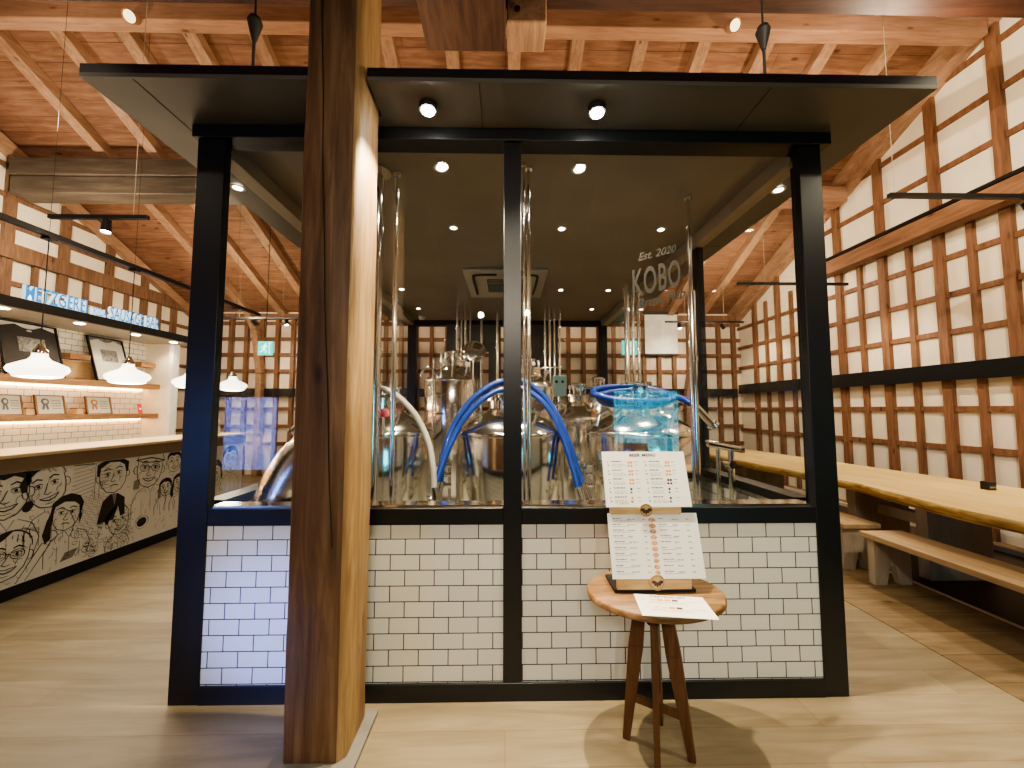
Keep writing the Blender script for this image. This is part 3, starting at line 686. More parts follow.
MB().lathe([(.056, -.012), (.062, -.008), (.062, 0)], n=24).build('base', M['white'], t, local=True)
t = thing('ceiling_cassette', 'square ceiling air conditioner cassette above the tanks', 'air conditioner', (.0, 4.75, ZC))
MB().box(-.48, .48, -.55, .50, -.03, 0).build('panel', M['acwhite'], t, local=True, bevel=.01)
MB().box(-.22, .22, -.26, .22, -.038, -.03).build('intake_grille', M['acdark'], t, local=True)
m_ = MB()
for s in (-1, 1):
    m_.tube(spline([(s*.37, .30, -.034), (s*.375, -.30, -.034), (s*.33, -.42, -.034), (s*.1, -.44, -.034)]), .017, 8)
m_.build('air_slot', M['acdark'], t, local=True)
m_ = MB()
for k in range(9): m_.box(-.21, .21, -.25+.052*k, -.24+.052*k, -.042, -.038)
m_.build('grille_bars', M['acwhite'], t, local=True)

# exit signs
def exit_sign(x, y, z, w, label, top):
    t = thing('exit_sign', label, 'exit sign', (x, y, z))
    h = w*.98
    MB().box(-w/2, w/2, 0, .03, -h/2, h/2).build('sign_face', M['exit'], t, local=True)
    m_ = MB()
    def q(u, v): return (u*w, -.003, v*h)
    def poly(P): m_.prism(P, lambda u, v, tt: (u*w, -.001-.004*tt, v*h))
    def limb(a, b, th):
        a = Vector(a); b = Vector(b); d = (b-a).normalized(); n_ = Vector((-d.y, d.x))*th/2
        poly([a+n_, b+n_, b-n_, a-n_])
    poly([(.06+.075*math.cos(k*math.pi/5), .30+.075*math.sin(k*math.pi/5)) for k in range(10)])
    limb((.02, .2), (-.08, -.06), .13); limb((.0, .18), (-.2, .12), .06); limb((-.2, .12), (-.26, -.02), .06)
    limb((.04, .16), (.2, .06), .06); limb((-.08, -.04), (.08, -.16), .08); limb((.08, -.16), (.04, -.36), .07)
    limb((-.1, -.04), (-.2, -.24), .08); limb((-.2, -.24), (-.36, -.28), .07)
    limb((.3, .4), (.3, -.4), .07); limb((.3, .38), (.44, .38), .05)
    m_.build('running_figure', M['exitw'], t, local=True)
    MB().cyl((0, .015, h/2), (0, .015, top-z), .006, n=8).build('hanger', M['blackmatt'], t, local=True)
exit_sign(-4.2, 6.75, 2.56, .25, 'green running man exit sign seen through the left booth window', roofz(6.75)-.0)
exit_sign(2.42, 7.4, 2.69, .29, 'green running man exit sign seen behind the right tank', roofz(7.4)-.0)
# roller screen on back wall
t = thing('roller_screen', 'white roller screen with black bottom bar on the far lattice wall', 'screen', (3.72, 8.9, 2.75))
MB().box(3.28, 4.05, 8.90, 8.91, 2.78, 3.72).build('sheet', M['screen'], t)
MB().box(3.26, 4.07, 8.885, 8.925, 2.75, 2.79).build('bottom_bar', M['blackmatt'], t)
MB().box(3.26, 4.07, 8.87, 8.93, 3.72, 3.78).build('roller_case', M['blackmatt'], t)

# ------------------------------------------------------------------ hanging light bars
def light_bar(x0, x1, y, z, label, heads=(), lamps=True, hooks=(.25, .75)):
    t = thing('light_bar', label, 'light bar', ((x0+x1)/2, y, z), 'black light bars hung from the roof')
    MB().box(x0, x1, y-.018, y+.018, z-.018, z+.018).build('track', M['black'], t)
    m_ = MB()
    for hk in hooks:
        hx = x0+(x1-x0)*hk; m_.cyl((hx, y, z), (hx, y, roofz(y)+.02), .0025, n=6)
    m_.build('suspension_wire', M['greybeam'], t)
    for hx, tg, pw in heads:
        m_ = MB(); a = Vector((hx, y, z-.02)); d = (Vector(tg)-a).normalized(); c = a+Vector((0, 0, -.06))
        m_.cyl(a, c, .01, n=8); m_.cyl(c-d*.05, c+d*.07, .035, .04, n=16, caps=False); m_.cyl(c-d*.05, c-d*.045, .035, n=16)
        h_ = m_.build('spot_head', M['black'], t)
        m_ = MB(); m_.cyl(c+d*.055, c+d*.06, .034, n=16); m_.build('lamp_face', M['bulb'], h_)
        spot('track_lamp', c+d*.08, tg, pw, 90, .8, (1, .85, .64), .035)
light_bar(3.24, 4.9, 3.09, 3.3, 'black light bar nearest the camera on the right, in front of the lattice', ((4.45, (5.6, 3.0, 1.5), 60), (4.75, (4.0, 2.6, .7), 60)), hooks=(.03, .8))
light_bar(3.34, 4.95, 5.38, 3.3, 'second black light bar on the right, above the long table', ((4.4, (5.6, 5.3, 1.5), 60), (4.6, (3.9, 5.0, .7), 70)))
light_bar(3.31, 4.95, 7.82, 3.3, 'farthest black light bar on the right with lit spots, near the roller screen', ((3.9, (3.7, 9.0, 2.3), 50), (4.5, (5.6, 8.0, 2.0), 50), (3.6, (3.9, 7.0, .7), 40)))
light_bar(-5.0+.72, -3.37, 3.58, 3.3, 'nearest black light bar on the left, below the grey-brown beam', ((-3.75, (-3.5, 3.2, 0), 50),), hooks=(.85,))
light_bar(-6.0+.3, -4.0, 7.63, 3.3, 'farther black light bar on the left with lit spots above the exit sign', ((-5.0, (-4.5, 9.0, 2.0), 50), (-4.35, (-3.5, 7.0, 0), 60)))
# round spotlights on the purlin
for x, z, lb in ((-4.03, 5.74, 'small round spotlight fixed to the purlin at the upper left'), (2.51, 5.76, 'small round spotlight fixed to the purlin at the upper right')):
    t = thing('round_spotlight', lb, 'spotlight', (x, 3.95, z))
    d = Vector((.1, -.75, -.6)).normalized(); a = Vector((x, 3.99, z))
    MB().cyl(a, a+d*.10, .06, .065, n=24, caps=False).cyl(a, a+d*.02, .06, n=24).build('can', M['beamX'], t)
    MB().cyl(a+d*.085, a+d*.09, .055, n=24).build('lamp_face', plain('soft lamp face', (1, .85, .6), .4, emit=1.2, ecol=(1, .8, .5)), t)

# ------------------------------------------------------------------ bar on the left
CX = -3.87
ct = thing('bar_counter', 'long bar counter with a pale wood top and ink caricature mural front', 'counter', (-4.2, 3, 0))
MB().box(-4.5, -3.83, .2, 5.85, 1.115, 1.145).build('counter_top', M['counter'], ct, bevel=.006)
MB().box(-4.45, -3.86, .25, 5.8, .98+.02, 1.115).build('shadow_band', M['countershade'], ct)
MB().box(-4.45, CX, .25, 5.8, .11, 1.0).build('front_panel', M['mural'], ct)
MB().box(-4.45, CX-.03, .25, 5.8, 0, .11).build('kick_board', M['blackmatt'], ct)
# mural drawing: ink strokes as thin flat ribbons in the plane of the panel
ink = MB(); wash = MB()
XM = CX+.004
def stroke(P, w=.006, m=None, closed=False):
    m = m or ink; w = w*.62
    P = [Vector((p[0], p[1])) for p in P]
    if closed: P = P+[P[0], P[1]]
    L = []; Rr = []
    for i, p in enumerate(P):
        t = (P[min(i+1, len(P)-1)]-P[max(i-1, 0)]); t = t.normalized() if t.length > 1e-9 else Vector((1, 0))
        n_ = Vector((-t.y, t.x)); ww = w*(.55+.45*math.sin(math.pi*min(1, max(0, (i+.5)/len(P))))) if not closed else w*(.7+.3*math.sin(i*1.3))
        L.append(p+n_*ww/2); Rr.append(p-n_*ww/2)
    vs = [(XM, q.x, q.y) for q in L]+[(XM, q.x, q.y) for q in Rr]; k = len(P)
    vs = [(a, b, min(.995, max(.115, c))) for a, b, c in vs]
    m.add(vs, [(i, i+1, k+i+1, k+i) for i in range(k-1)])
def blob(P, m=None, dx=0.):
    m = m or ink; m.add([(XM-.001+dx, p[0], min(.995, max(.115, p[1]))) for p in P], [tuple(range(len(P)))])
def ell(cx, cy, a, b, n=22, t0=0, t1=360, rot=0, wob=0.):
    out = []
    for i in range(n+1 if t1-t0 < 360 else n):
        t = R(t0+(t1-t0)*i/n); u = a*math.cos(t); v = b*math.sin(t)*(1+wob*math.sin(3*t))
        c, s_ = math.cos(R(rot)), math.sin(R(rot)); out.append((cx+u*c-v*s_, cy+u*s_+v*c))
    return out
def face(cx, cy, s, hair=0, tilt=0, smile=1, glasses=False, long=False):
    c, s_ = math.cos(R(tilt)), math.sin(R(tilt))
    def T(P): return [(cx+s*(u*c-v*s_), cy+s*(u*s_+v*c)) for u, v in P]
    w = .035*s if s > .2 else .009
    w = min(.014, w)
    stroke(T([(-.40, .25), (-.41, 0), (-.36, -.25), (-.22, -.44), (0, -.52), (.22, -.44), (.36, -.25), (.41, 0), (.40, .25)]), w)   # jaw
    stroke(T(ell(-.44, .0, .07, .11, 10, 60, 300)), w*.8); stroke(T(ell(.44, .0, .07, .11, 10, -120, 120)), w*.8)
    for e in (-1, 1):
        stroke(T(ell(e*.17, .08, .09, .05, 10, 10, 170)), w); stroke(T(ell(e*.17, .06, .08, .04, 8, 190, 350)), w*.6)
        blob(T(ell(e*.17, .075, .035, .04, 8)))
        stroke(T([(e*.07, .21), (e*.17, .26), (e*.29, .21)]), w*1.6)
        stroke(T(ell(e*.26, -.16, .08, .10, 8, 60 if e > 0 else 100, 200 if e > 0 else 240)), w*.5)
        if glasses: stroke(T(ell(e*.18, .07, .14, .11, 16)), w, closed=True)
    if glasses: stroke(T([(-.05, .08), (0, .10), (.05, .08)]), w)
    stroke(T([(.02, .1), (-.05, -.08), (-.09, -.14), (-.02, -.18), (.07, -.15)]), w)
    if smile:
        P = [(-.2, -.24), (-.1, -.31), (0, -.34), (.12, -.31), (.22, -.22)]
        stroke(T(P), w*1.3); stroke(T([(-.2, -.24), (0, -.26), (.22, -.22)]), w*.8)
        stroke(T([(-.1, -.40), (0, -.42), (.1, -.40)]), w*.6)
    else: stroke(T([(-.12, -.29), (0, -.27), (.13, -.30)]), w*1.4)
    top = ell(0, .22, .44, .40, 18, 0, 180)
    if hair == 0: blob(T(top+[(-.40, .10), (-.33, .30), (-.18, .38), (-.05, .33), (.12, .40), (.30, .32), (.40, .10)]))
    elif hair == 1:
        blob(T([(.46, .05), (.50, .35), (.35, .60), (.05, .70), (-.25, .62), (-.46, .42), (-.48, .1), (-.40, .05), (-.36, .30), (-.1, .44), (.2, .40), (.36, .28), (.40, .05)]))
    elif hair == 2:
        stroke(T(top), w*1.4)
        for k in range(7): stroke(T([(-.36+.12*k, .42+.1*math.sin(k)), (-.30+.1*k, .56+.05*math.cos(k))]), w*.8)
        blob(T([(-.5, .05), (-.52, .25), (-.3, .56), (0, .62), (-.15, .44), (-.34, .3), (-.40, .05)]))
    elif hair == 3:  # cap
        stroke(T(ell(0, .28, .44, .36, 16, 0, 180)), w*1.4); stroke(T([(-.48, .28), (0, .36), (.48, .28)]), w*1.6); stroke(T([(-.48, .28), (-.2, .22), (.3, .24), (.48, .28)]), w)
    if long:
        blob(T([(-.42, .2), (-.55, -.1), (-.62, -.55), (-.50, -.85), (-.36, -.7), (-.40, -.3), (-.38, 0)]))
        blob(T([(.42, .2), (.50, -.1), (.46, -.35), (.40, -.1)]))
def body(cx, cy, s, dark=False):
    if dark:
        blob([(cx-.35*s, cy+.1*s), (cx-.12*s, cy+.3*s), (cx+.15*s, cy+.3*s), (cx+.42*s, cy+.1*s), (cx+.45*s, cy-.5*s), (cx+.30*s, cy-.55*s), (cx+.2*s, cy-.15*s), (cx+.05*s, cy-.6*s), (cx-.5*s, cy-.62*s)])
        blob([(cx-.05*s, cy+.3*s), (cx+.12*s, cy+.3*s), (cx+.05*s, cy-.1*s)], wash, .003)
    else:
        stroke([(cx-.18*s, cy+.3*s), (cx-.45*s, cy+.15*s), (cx-.62*s, cy-.2*s), (cx-.6*s, cy-.6*s)], .008)
        stroke([(cx+.18*s, cy+.3*s), (cx+.45*s, cy+.15*s), (cx+.60*s, cy-.2*s), (cx+.5*s, cy-.6*s)], .008)
        stroke([(cx-.12*s, cy+.3*s), (cx, cy+.1*s), (cx+.12*s, cy+.3*s)], .007); stroke([(cx, cy+.1*s), (cx+.02*s, cy-.5*s)], .005)
        stroke([(cx-.3*s, cy-.1*s), (cx-.28*s, cy-.6*s)], .005); stroke([(cx+.3*s, cy-.1*s), (cx+.3*s, cy-.55*s)], .005)
face(3.10, .83, .36, 0, 0, True); body(3.12, .52, .36)
face(3.37, .84, .34, 2, 12); body(3.42, .55, .30)
face(3.53, .57, .26, 1, -5, False, long=True); body(3.56, .34, .30)
face(3.92, .84, .32, 1, 4, False); body(3.93, .58, .28, True)
face(4.31, .84, .36, 3, -6, True, True); body(4.33, .57, .34)
face(4.00, .38, .25, 2, 8, True); body(4.0, .2, .2)
face(3.14, .34, .33, 2, -8, True, True)
face(4.52, .60, .17, 1, 4); body(4.52, .46, .22)
face(4.70, .62, .18, 1, -4, long=True); body(4.71, .46, .22)
face(4.62, .88, .22, 0, 0); face(4.95, .78, .32, 2, -6); body(4.97, .5, .3)
face(5.25, .62, .30, 1, 5, long=True); body(5.28, .36, .28); face(5.55, .78, .34, 0, 3, True, True); body(5.55, .5, .3); face(4.9, .34, .22, 0)
face(2.75, .8, .4, 1); body(2.76, .45, .4); face(2.35, .75, .4, 0); body(2.36, .4, .4); face(2.8, .3, .25, 0); face(1.9, .8, .4, 2, 5, True, True); body(1.9, .45, .4)
# shelves of planks behind the figures
for k in range(8):
    stroke([(3.56, .70+.036*k+.0), (3.74, .74+.034*k)], .005); stroke([(3.80, .74+.033*k), (3.98-.1, .735+.033*k)], .005)
stroke([(3.56, .99), (3.74, .985)], .012); stroke([(3.80, .985), (3.88, .985)], .012)
stroke([(3.75, .64), (3.75, .99)], .006); stroke([(3.79, .64), (3.79, .99)], .006)
# brickwork and small circles
for r_ in range(9):
    for c_ in range(5):
        y = 3.62+.05*c_+(.025 if r_ % 2 else 0); z = .68-.036*r_
        stroke(ell(y, z, .021, .014, 10, wob=.1), .004, closed=True)
random.seed(3)
for k in range(60):
    y = random.uniform(3.6, 4.15); z = random.uniform(.14, .40)
    stroke(ell(y, z, random.uniform(.012, .03), random.uniform(.012, .035), 9, wob=.3), .005, closed=True)
for k in range(260):
    y = random.uniform(3.0, 5.6); z = random.uniform(.14, .95); a = random.uniform(0, 6.28); l = random.uniform(.02, .06)
    stroke([(y, z), (y+l*.5*math.cos(a)-.01*math.sin(a), z+l*.5*math.sin(a)+.01*math.cos(a)), (y+l*math.cos(a), z+l*math.sin(a))], .0045)
blob(ell(4.25, .30, .055, .045, 14, rot=20)); stroke(ell(4.25, .30, .075, .065, 16), .006, closed=True)
blob(ell(3.245, .71, .035, .045, 14, rot=-30)); stroke(ell(3.27, .735, .02, .02, 10), .006, closed=True)
stroke([(3.2, .12), (3.28, .25), (3.36, .38), (3.40, .36)], .010); stroke([(3.26, .12), (3.34, .24), (3.42, .36)], .008)
stroke(ell(3.43, .42, .04, .045, 8), .010, closed=True)
blob([(3.50, .17), (3.60, .18), (3.64, .25), (3.54, .24)], wash); blob([(4.43, .50), (4.46, .51), (4.46, .62), (4.42, .60)], wash); blob([(4.14, .75), (4.20, .76), (4.20, .66), (4.13, .66)], wash)
for k in range(5): stroke([(3.17+.02*k, .55-.004*k), (3.34, .52-.012*k)], .004)
ink.build('mural_ink', M['muralink'], ct); wash.build('mural_wash', M['muralgrey'], ct)

# tiled back wall of the bar, soffit and fascia
bw = thing('bar_back_unit', 'lit tiled back bar with timber shelves beneath a black sign fascia', 'back bar', (-5.6, 4.5, 0))
MB().box(-5.8, -5.6, .4, 6.05, 0, 2.51).build('tile_panel', M['bartile'], bw)
MB().box(-5.8, -5.22, 6.05, 6.13, 0, 2.51).build('end_panel', M['cream'], bw)
MB().box(-5.22, -5.16, 6.03, 6.15, 0, 2.51).build('corner_post', M['white'], bw)
MB().box(-5.8, -4.84, .4, 6.3, 2.512, 2.55).build('soffit', plain('bar soffit', (.36, .33, .28), .6), bw)
MB().box(-4.85, -4.80, .4, 6.3, 2.50, 2.595).build('fascia', M['blackmatt'], bw)
MB().box(-5.8, -4.84, .4, 6.3, 2.55, 2.59).build('roof_board', M['blackmatt'], bw)
MB().box(-5.6, -5.34, .5, 6.04, 1.80, 1.875).build('shelf', M['barwood'], bw, bevel=.004)
MB().box(-5.6, -5.34, .5, 6.04, 1.36, 1.43).build('shelf', M['barwood'], bw, bevel=.004)
MB().box(-5.6, -5.42, 4.86, 5.10, 2.13, 2.20).build('shelf', M['barwood'], bw, bevel=.004)
MB().box(-5.6, -5.42, 5.80, 6.04, 2.13, 2.20).build('shelf', M['barwood'], bw, bevel=.004)
MB().box(-5.6, -5.585, 4.9, 5.4, 1.90, 2.12).build('honey_board', M['barback'], bw)
MB().box(-5.598, -5.57, .6, 6.0, 1.775, 1.797).build('led_strip', M['strip'], bw)
MB().box(-5.598, -5.57, .6, 6.0, 1.335, 1.357).build('led_strip', M['strip'], bw)
for y in (4.6, 5.3, 5.9, 3.9):
    m_ = MB().lathe([(0, 0), (.035, 0), (.045, .004)], (-5.05, y, 2.505), 20); m_.build('soffit_light', M['bulb'], bw)
    spot('bar_soffit_lamp', (-5.1, y, 2.49), (-5.35, y, 1.0), 14, 110, .8, (1, .80, .52), .03)
# sign letters on the fascia
def letters(txt, size, y0, sx, label_word):
    for cidx, chh in enumerate(txt): pass
t = thing('sign_lettering', 'glowing blue METZGEREI IKEDA SAUSAGE BAR letters on the black fascia', 'sign', (-4.82, 4.6, 2.595))
def word(txt, ya, yb, h, zb):
    vs, fs = text_mb(txt, 1., .0, .012)
    x0 = min(v.x for v in vs); x1 = max(v.x for v in vs); y1 = max(v.y for v in vs)
    for mat, nm, xo, dz in ((M['signwhite'], 'letter_backs', -4.835, -.004), (M['signblue'], 'letter_faces', -4.80, 0)):
        m_ = MB(); m_.add([(xo, ya+(v.x-x0)/(x1-x0)*(yb-ya)-(.012 if nm == 'letter_backs' else 0), zb+v.y/y1*h+dz) for v in vs], fs)
        if nm == 'letter_backs':
            vs2, fs2 = text_mb(txt, 1., .02, .018)
            m_ = MB(); m_.add([(-4.825+v.z*.6, ya+(v.x-x0)/(x1-x0)*(yb-ya), zb+v.y/y1*h) for v in vs2], fs2)
        m_.build(nm, mat, t)
word('METZGEREI', 3.87, 4.44, .145, 2.60); word('IKEDA', 4.50, 4.66, .085, 2.60); word('SAUSAGE BAR', 4.70, 5.36, .145, 2.60)

# framed shirts leaning on the upper shelf
def lean(y0, y1, zb, zt, xb, xt, name, label, cat, build):
    t = thing(name, label, cat, (xb, (y0+y1)/2, zb))
    def f(u, v, d=0.):   # u,v 0..1 -> point on the leaning plane, d outwards
        return (xb+(xt-xb)*v+d, y0+(y1-y0)*u, zb+(zt-zb)*v)
    build(t, f); return t
def plate(f, u0, u1, v0, v1, d0, d1): 
    m_ = MB(); m_.add([f(u, v, d) for d in (d0, d1) for u, v in ((u0, v0), (u1, v0), (u1, v1), (u0, v1))], [(0, 1, 2, 3), (4, 5, 6, 7), (0, 1, 5, 4), (1, 2, 6, 5), (2, 3, 7, 6), (3, 0, 4, 7)]); return m_
def shirt(dark):
    def b(t, f):
        plate(f, 0, 1, 0, 1, -.012, 0).build('backing', M['white'] if dark else M['greyprint'], t)
        fr = MB()
        for a in ((0, .03, 0, 1), (.97, 1, 0, 1), (0, 1, 0, .025), (0, 1, .975, 1)):
            q = plate(f, *a, -.012, .018); fr.add(q.v, q.f)
        fr.build('frame', M['blackmatt'], t)
        m_ = MB(); P = [(.04, .03), (.96, .03), (.96, .88), (.72, .95), (.60, .90), (.5, .885), (.40, .90), (.28, .95), (.04, .88)]
        m_.prism(P, lambda u, v, tt: f(u, v, .002+.006*tt)); m_.build('shirt', M['shirtb'] if dark else M['shirtw'], t)
        m_ = plate(f, .28, .74, .45, .72, .009, .011); m_.build('chest_print', M['greyprint'], t)
        m_ = MB(); m_.prism([(.5+.05*math.cos(k*math.pi/4), .85+.02*math.sin(k*math.pi/4)) for k in range(8)], lambda u, v, tt: f(u, v, .009+.002*tt)); m_.build('neck_label', M['cert'], t)
    return b
lean(4.22, 4.78, 1.876, 2.49, -5.38, -5.54, 'framed_shirt', 'framed black shirt leaning on the upper bar shelf', 'framed shirt', shirt(True))
lean(5.15, 5.62, 1.876, 2.48, -5.38, -5.56, 'framed_shirt', 'framed white shirt with grey print leaning on the upper bar shelf', 'framed shirt', shirt(False))
def cert(rc):
    def b(t, f):
        plate(f, 0, 1, 0, 1, -.01, 0).build('sheet', M['cert'], t)
        fr = MB()
        for a in ((0, .05, 0, 1), (.95, 1, 0, 1), (0, 1, 0, .06), (0, 1, .94, 1)):
            q = plate(f, *a, -.012, .012); fr.add(q.v, q.f)
        fr.build('frame', M['barwood'], t)
        m_ = MB(); m_.prism([(.33+.13*math.cos(k*math.pi/8), .66+.17*math.sin(k*math.pi/8)) for k in range(16)], lambda u, v, tt: f(u, v, .002+.004*tt))
        m_.prism([(.27, .55), (.33, .55), (.28, .25), (.20, .28)], lambda u, v, tt: f(u, v, .002+.003*tt)); m_.prism([(.33, .55), (.39, .55), (.45, .28), (.37, .25)], lambda u, v, tt: f(u, v, .002+.003*tt))
        m_.build('rosette', rc, t)
        m_ = MB(); m_.prism([(.33+.07*math.cos(k*math.pi/8), .66+.09*math.sin(k*math.pi/8)) for k in range(16)], lambda u, v, tt: f(u, v, .006+.002*tt)); m_.build('rosette_centre', M['cert'], t)
        m_ = MB()
        for k in range(4): q = plate(f, .55, .88, .3+.13*k, .34+.13*k, .001, .002); m_.add(q.v, q.f)
        m_.build('print_lines', M['inkg'], t)
    return b
lean(4.22, 4.44, 1.431, 1.66, -5.42, -5.47, 'certificate', 'framed certificate at the left edge of the lower bar shelf', 'certificate', cert(M['rosetteg']))
lean(4.56, 4.86, 1.431, 1.665, -5.42, -5.47, 'certificate', 'framed certificate with grey rosette on the lower bar shelf', 'certificate', cert(M['rosetteg']))
lean(5.10, 5.42, 1.431, 1.665, -5.42, -5.47, 'certificate', 'framed certificate with brown rosette on the lower bar shelf', 'certificate', cert(M['rosette']))
lean(5.80, 5.86, 1.431, 1.57, -5.42, -5.45, 'red_card', 'small red card at the far end of the lower bar shelf', 'card', lambda t, f: (plate(f, 0, 1, 0, 1, 0, .01).build('card', M['red'], t), plate(f, .2, .8, .4, .6, .0101, .011).build('card_print', M['white'], t)))
for y, lb in ((4.50, 'small pale wooden box left of the grey rosette certificate'), (5.02, 'small pale wooden box left of the brown rosette certificate')):
    t = thing('wooden_box', lb, 'box', (-5.45, y, 1.431), 'little boxes on the lower bar shelf')
    MB().box(-5.50, -5.42, y-.035, y+.035, 1.431, 1.50).build('box_body', M['barback'], t, bevel=.004); MB().box(-5.505, -5.415, y-.04, y+.04, 1.50, 1.515).build('box_lid', M['barwood'], t)
# pendants
def pendant(x, y, z, label):
    t = thing('pendant_lamp', label, 'pendant lamp', (x, y, z), 'opal glass pendants over the bar')
    MB().lathe([(0, 0), (.10, 0), (.145, .012), (.155, .035), (.175, .05), (.188, .075), (.175, .105), (.12, .135), (.07, .16), (.05, .19), (.048, .22), (0, .225)], n=40).build('glass_shade', M['opal'], t, local=True)
    MB().lathe([(0, .30), (.02, .30), (.028, .27), (.05, .24), (.052, .215)], n=24).build('cap', M['steeld'], t, local=True)
    MB().cyl((0, 0, .29), (0, 0, 3.014-z), .004, n=6).build('cord', M['blackmatt'], t, local=True)
    point('pendant_bulb', (x, y, z-.06), 16, (1, .84, .6), .12)
for y, lb in ((3.44, 'largest and nearest glowing opal pendant over the bar counter'), (4.24, 'second glowing opal pendant over the bar, before the white shirt'), (5.07, 'third glowing opal pendant, beside the left black booth post'), (5.85, 'fourth glowing opal pendant, seen through the left booth glass')):
    pendant(-4.1, y, 1.77, lb)
rl = tag(MB().box(-4.125, -4.075, 2.2, 6.4, 3.04, 3.085).build('pendant_rail', M['black']), 'thin black rail that carries the bar pendants', 'rail')
for y in (2.6, 3.44, 4.24, 5.07, 5.85): MB().cyl((-4.1, y, 3.085), (-4.1, y, roofz(y)), .0016, n=6).box(-4.14, -4.06, y-.03, y+.03, 3.015, 3.04).build('suspension_clip', M['black'], rl)
# dispenser bottle on the counter
t = thing('pump_bottle', 'small white pump bottle on the far end of the bar counter', 'bottle', (-4.02, 5.45, 1.145))
MB().lathe([(0, 0), (.042, 0), (.045, .01), (.045, .10), (.035, .125), (.016, .135), (.014, .15)], n=24).build('bottle_body', M['white'], t, local=True)
MB().lathe([(0, .15), (.02, .15), (.02, .17), (.006, .172), (.006, .20), (0, .2)], n=16).cyl((0, 0, .195), (.045, 0, .19), .008, n=8).build('pump', M['white'], t, local=True)

# ------------------------------------------------------------------ right: long table and benches
tb = thing('long_table', 'long live-edge slab table along the right-hand lattice wall', 'table', (3.9, 4.5, 0))
near = [(1.0, 3.42), (1.8, 3.40), (2.42, 3.40), (2.8, 3.36), (3.2, 3.40), (3.8, 3.50), (4.6, 3.46), (5.7, 3.36), (6.8, 3.34), (7.7, 3.36)]
far = [(7.7, 4.35), (6.4, 4.5), (5.0, 4.65), (3.6, 4.80), (2.4, 4.86), (1.0, 4.9)]
def dens(P, n):
    out = []
    for a, b in zip(P, P[1:]):
        for k in range(n): out.append((a[0]+(b[0]-a[0])*k/n, a[1]+(b[1]-a[1])*k/n))
    return out+[P[-1]]
nd = [(y, x+.018*noise.noise(Vector((y*3, 0, 0)))+.01*noise.noise(Vector((y*11, 3, 0)))) for y, x in dens(near, 8)]
outl = [(x, y) for y, x in nd]+[(x, y) for y, x in far]
MB().add([(x, y, .762) for x, y in outl]+[(x, y, .68) for x, y in outl], [tuple(range(len(outl))), tuple(range(len(outl), 2*len(outl)))]).build('slab_top', M['slab'], tb)
vs = []; cols = [(0, .762), (-.012, .752), (-.016, .73), (.004, .705), (.03, .68)]
m_ = MB()
for y, x in nd:
    for d, z in cols: vs.append((x+d+.008*noise.noise(Vector((y*14, z*30, 1))), y, z))
k = len(cols)
m_.add(vs, [(i*k+j, i*k+j+1, (i+1)*k+j+1, (i+1)*k+j) for i in range(len(nd)-1) for j in range(k-1)], True)
fe = [(x, y) for y, x in far]+[(nd[0][1], nd[0][0])]
fe = [(nd[-1][1], nd[-1][0])]+fe
m_.add([(x, y, z) for x, y in fe for z in (.762, .68)], [(2*i, 2*i+1, 2*i+3, 2*i+2) for i in range(len(fe)-1)])
m_.build('bark_edge', M['slabedge'], tb)
for y in (1.5, 3.45, 4.15, 6.0, 7.0): MB().box(3.72, 4.3, y-.05, y+.05, 0.0, .68).build('leg', M['leg'], tb, bevel=.004)
for a, b in ((3.5, 4.1), (6.05, 6.95)): MB().box(3.95, 4.07, a, b, .40, .50).build('stretcher', M['leg'], tb)
def bench(y0, y1, x0, x1, label):
    t = thing('bench', label, 'bench', ((x0+x1)/2, (y0+y1)/2, 0), 'pale wooden benches at the long table')
    MB().box(x0, x1, y0, y1, .385, .43).build('seat', M['bench'], t, bevel=.006)
    for y in (y0+.04, y1-.10):
        prof = [(x0+.03, 0.004), (x0+.13, 0.004), (x0+.17, .16), (x1-.17, .16), (x1-.13, 0.004), (x1-.03, 0.004), (x1-.03, .385), (x0+.03, .385)]
        m_ = MB().prism(prof, lambda u, v, tt: (u, y+.06*tt, v)); m_.build('leg', M['leg'], t, bevel=.003)
    return t
bench(1.0, 3.42, 3.12, 3.50, 'pale wooden bench nearest the camera on the near side of the long table')
bench(3.60, 5.6, 3.14, 3.50, 'second pale bench, just behind the nearest one at the long table')
bench(5.75, 7.6, 3.14, 3.50, 'third pale bench at the far end of the long table')
bench(1.0, 4.6, 5.0, 5.3, 'pale bench on the wall side of the long table')
for x, y, lb in ((4.42, 3.50, 'small black box on the long table near the right edge of the view'), (4.0, 6.5, 'small black box on the long table seen through the booth glass')):
    t = thing('table_caddy', lb, 'caddy', (x, y, .762), 'black caddies on the long table')
    MB().box(-.035, .035, -.035, .035, 0, .075).build('case', M['blackmatt'], t, local=True, bevel=.004)
    MB().box(-.03, .03, -.0365, -.035, .02, .035).build('front_slot', M['inkg'], t, local=True)

# ------------------------------------------------------------------ stool table with menus
SX, SY, TZ = .68, 1.80, .68
st = thing('round_table', 'round-topped wooden stool table on splayed brown legs in front of the booth', 'table', (SX, SY, 0))
m_ = MB(); a_, b_ = .305, .235
rim = [(1, .03), (1.0, .012), (.985, 0), (.0, 0)]
vs = []; n = 64
ring = [(.0, TZ), (.97, TZ), (1.0, TZ-.008), (1.0, TZ-.026), (.96, TZ-.034), (0, TZ-.034)]
for r_, z in ring:
    for k in range(n): vs.append((SX+a_*r_*math.cos(2*math.pi*k/n), SY+b_*r_*math.sin(2*math.pi*k/n), z))
m_.add(vs, [(i*n+k, i*n+(k+1) % n, (i+1)*n+(k+1) % n, (i+1)*n+k) for i in range(len(ring)-1) for k in range(n)], True)
m_.build('table_top', M['stooltop'], st)
MB().cyl((SX-.01, SY, TZ-.15), (SX-.01, SY, TZ-.034), .028, n=20).build('iron_boss', M['bolt'], st)
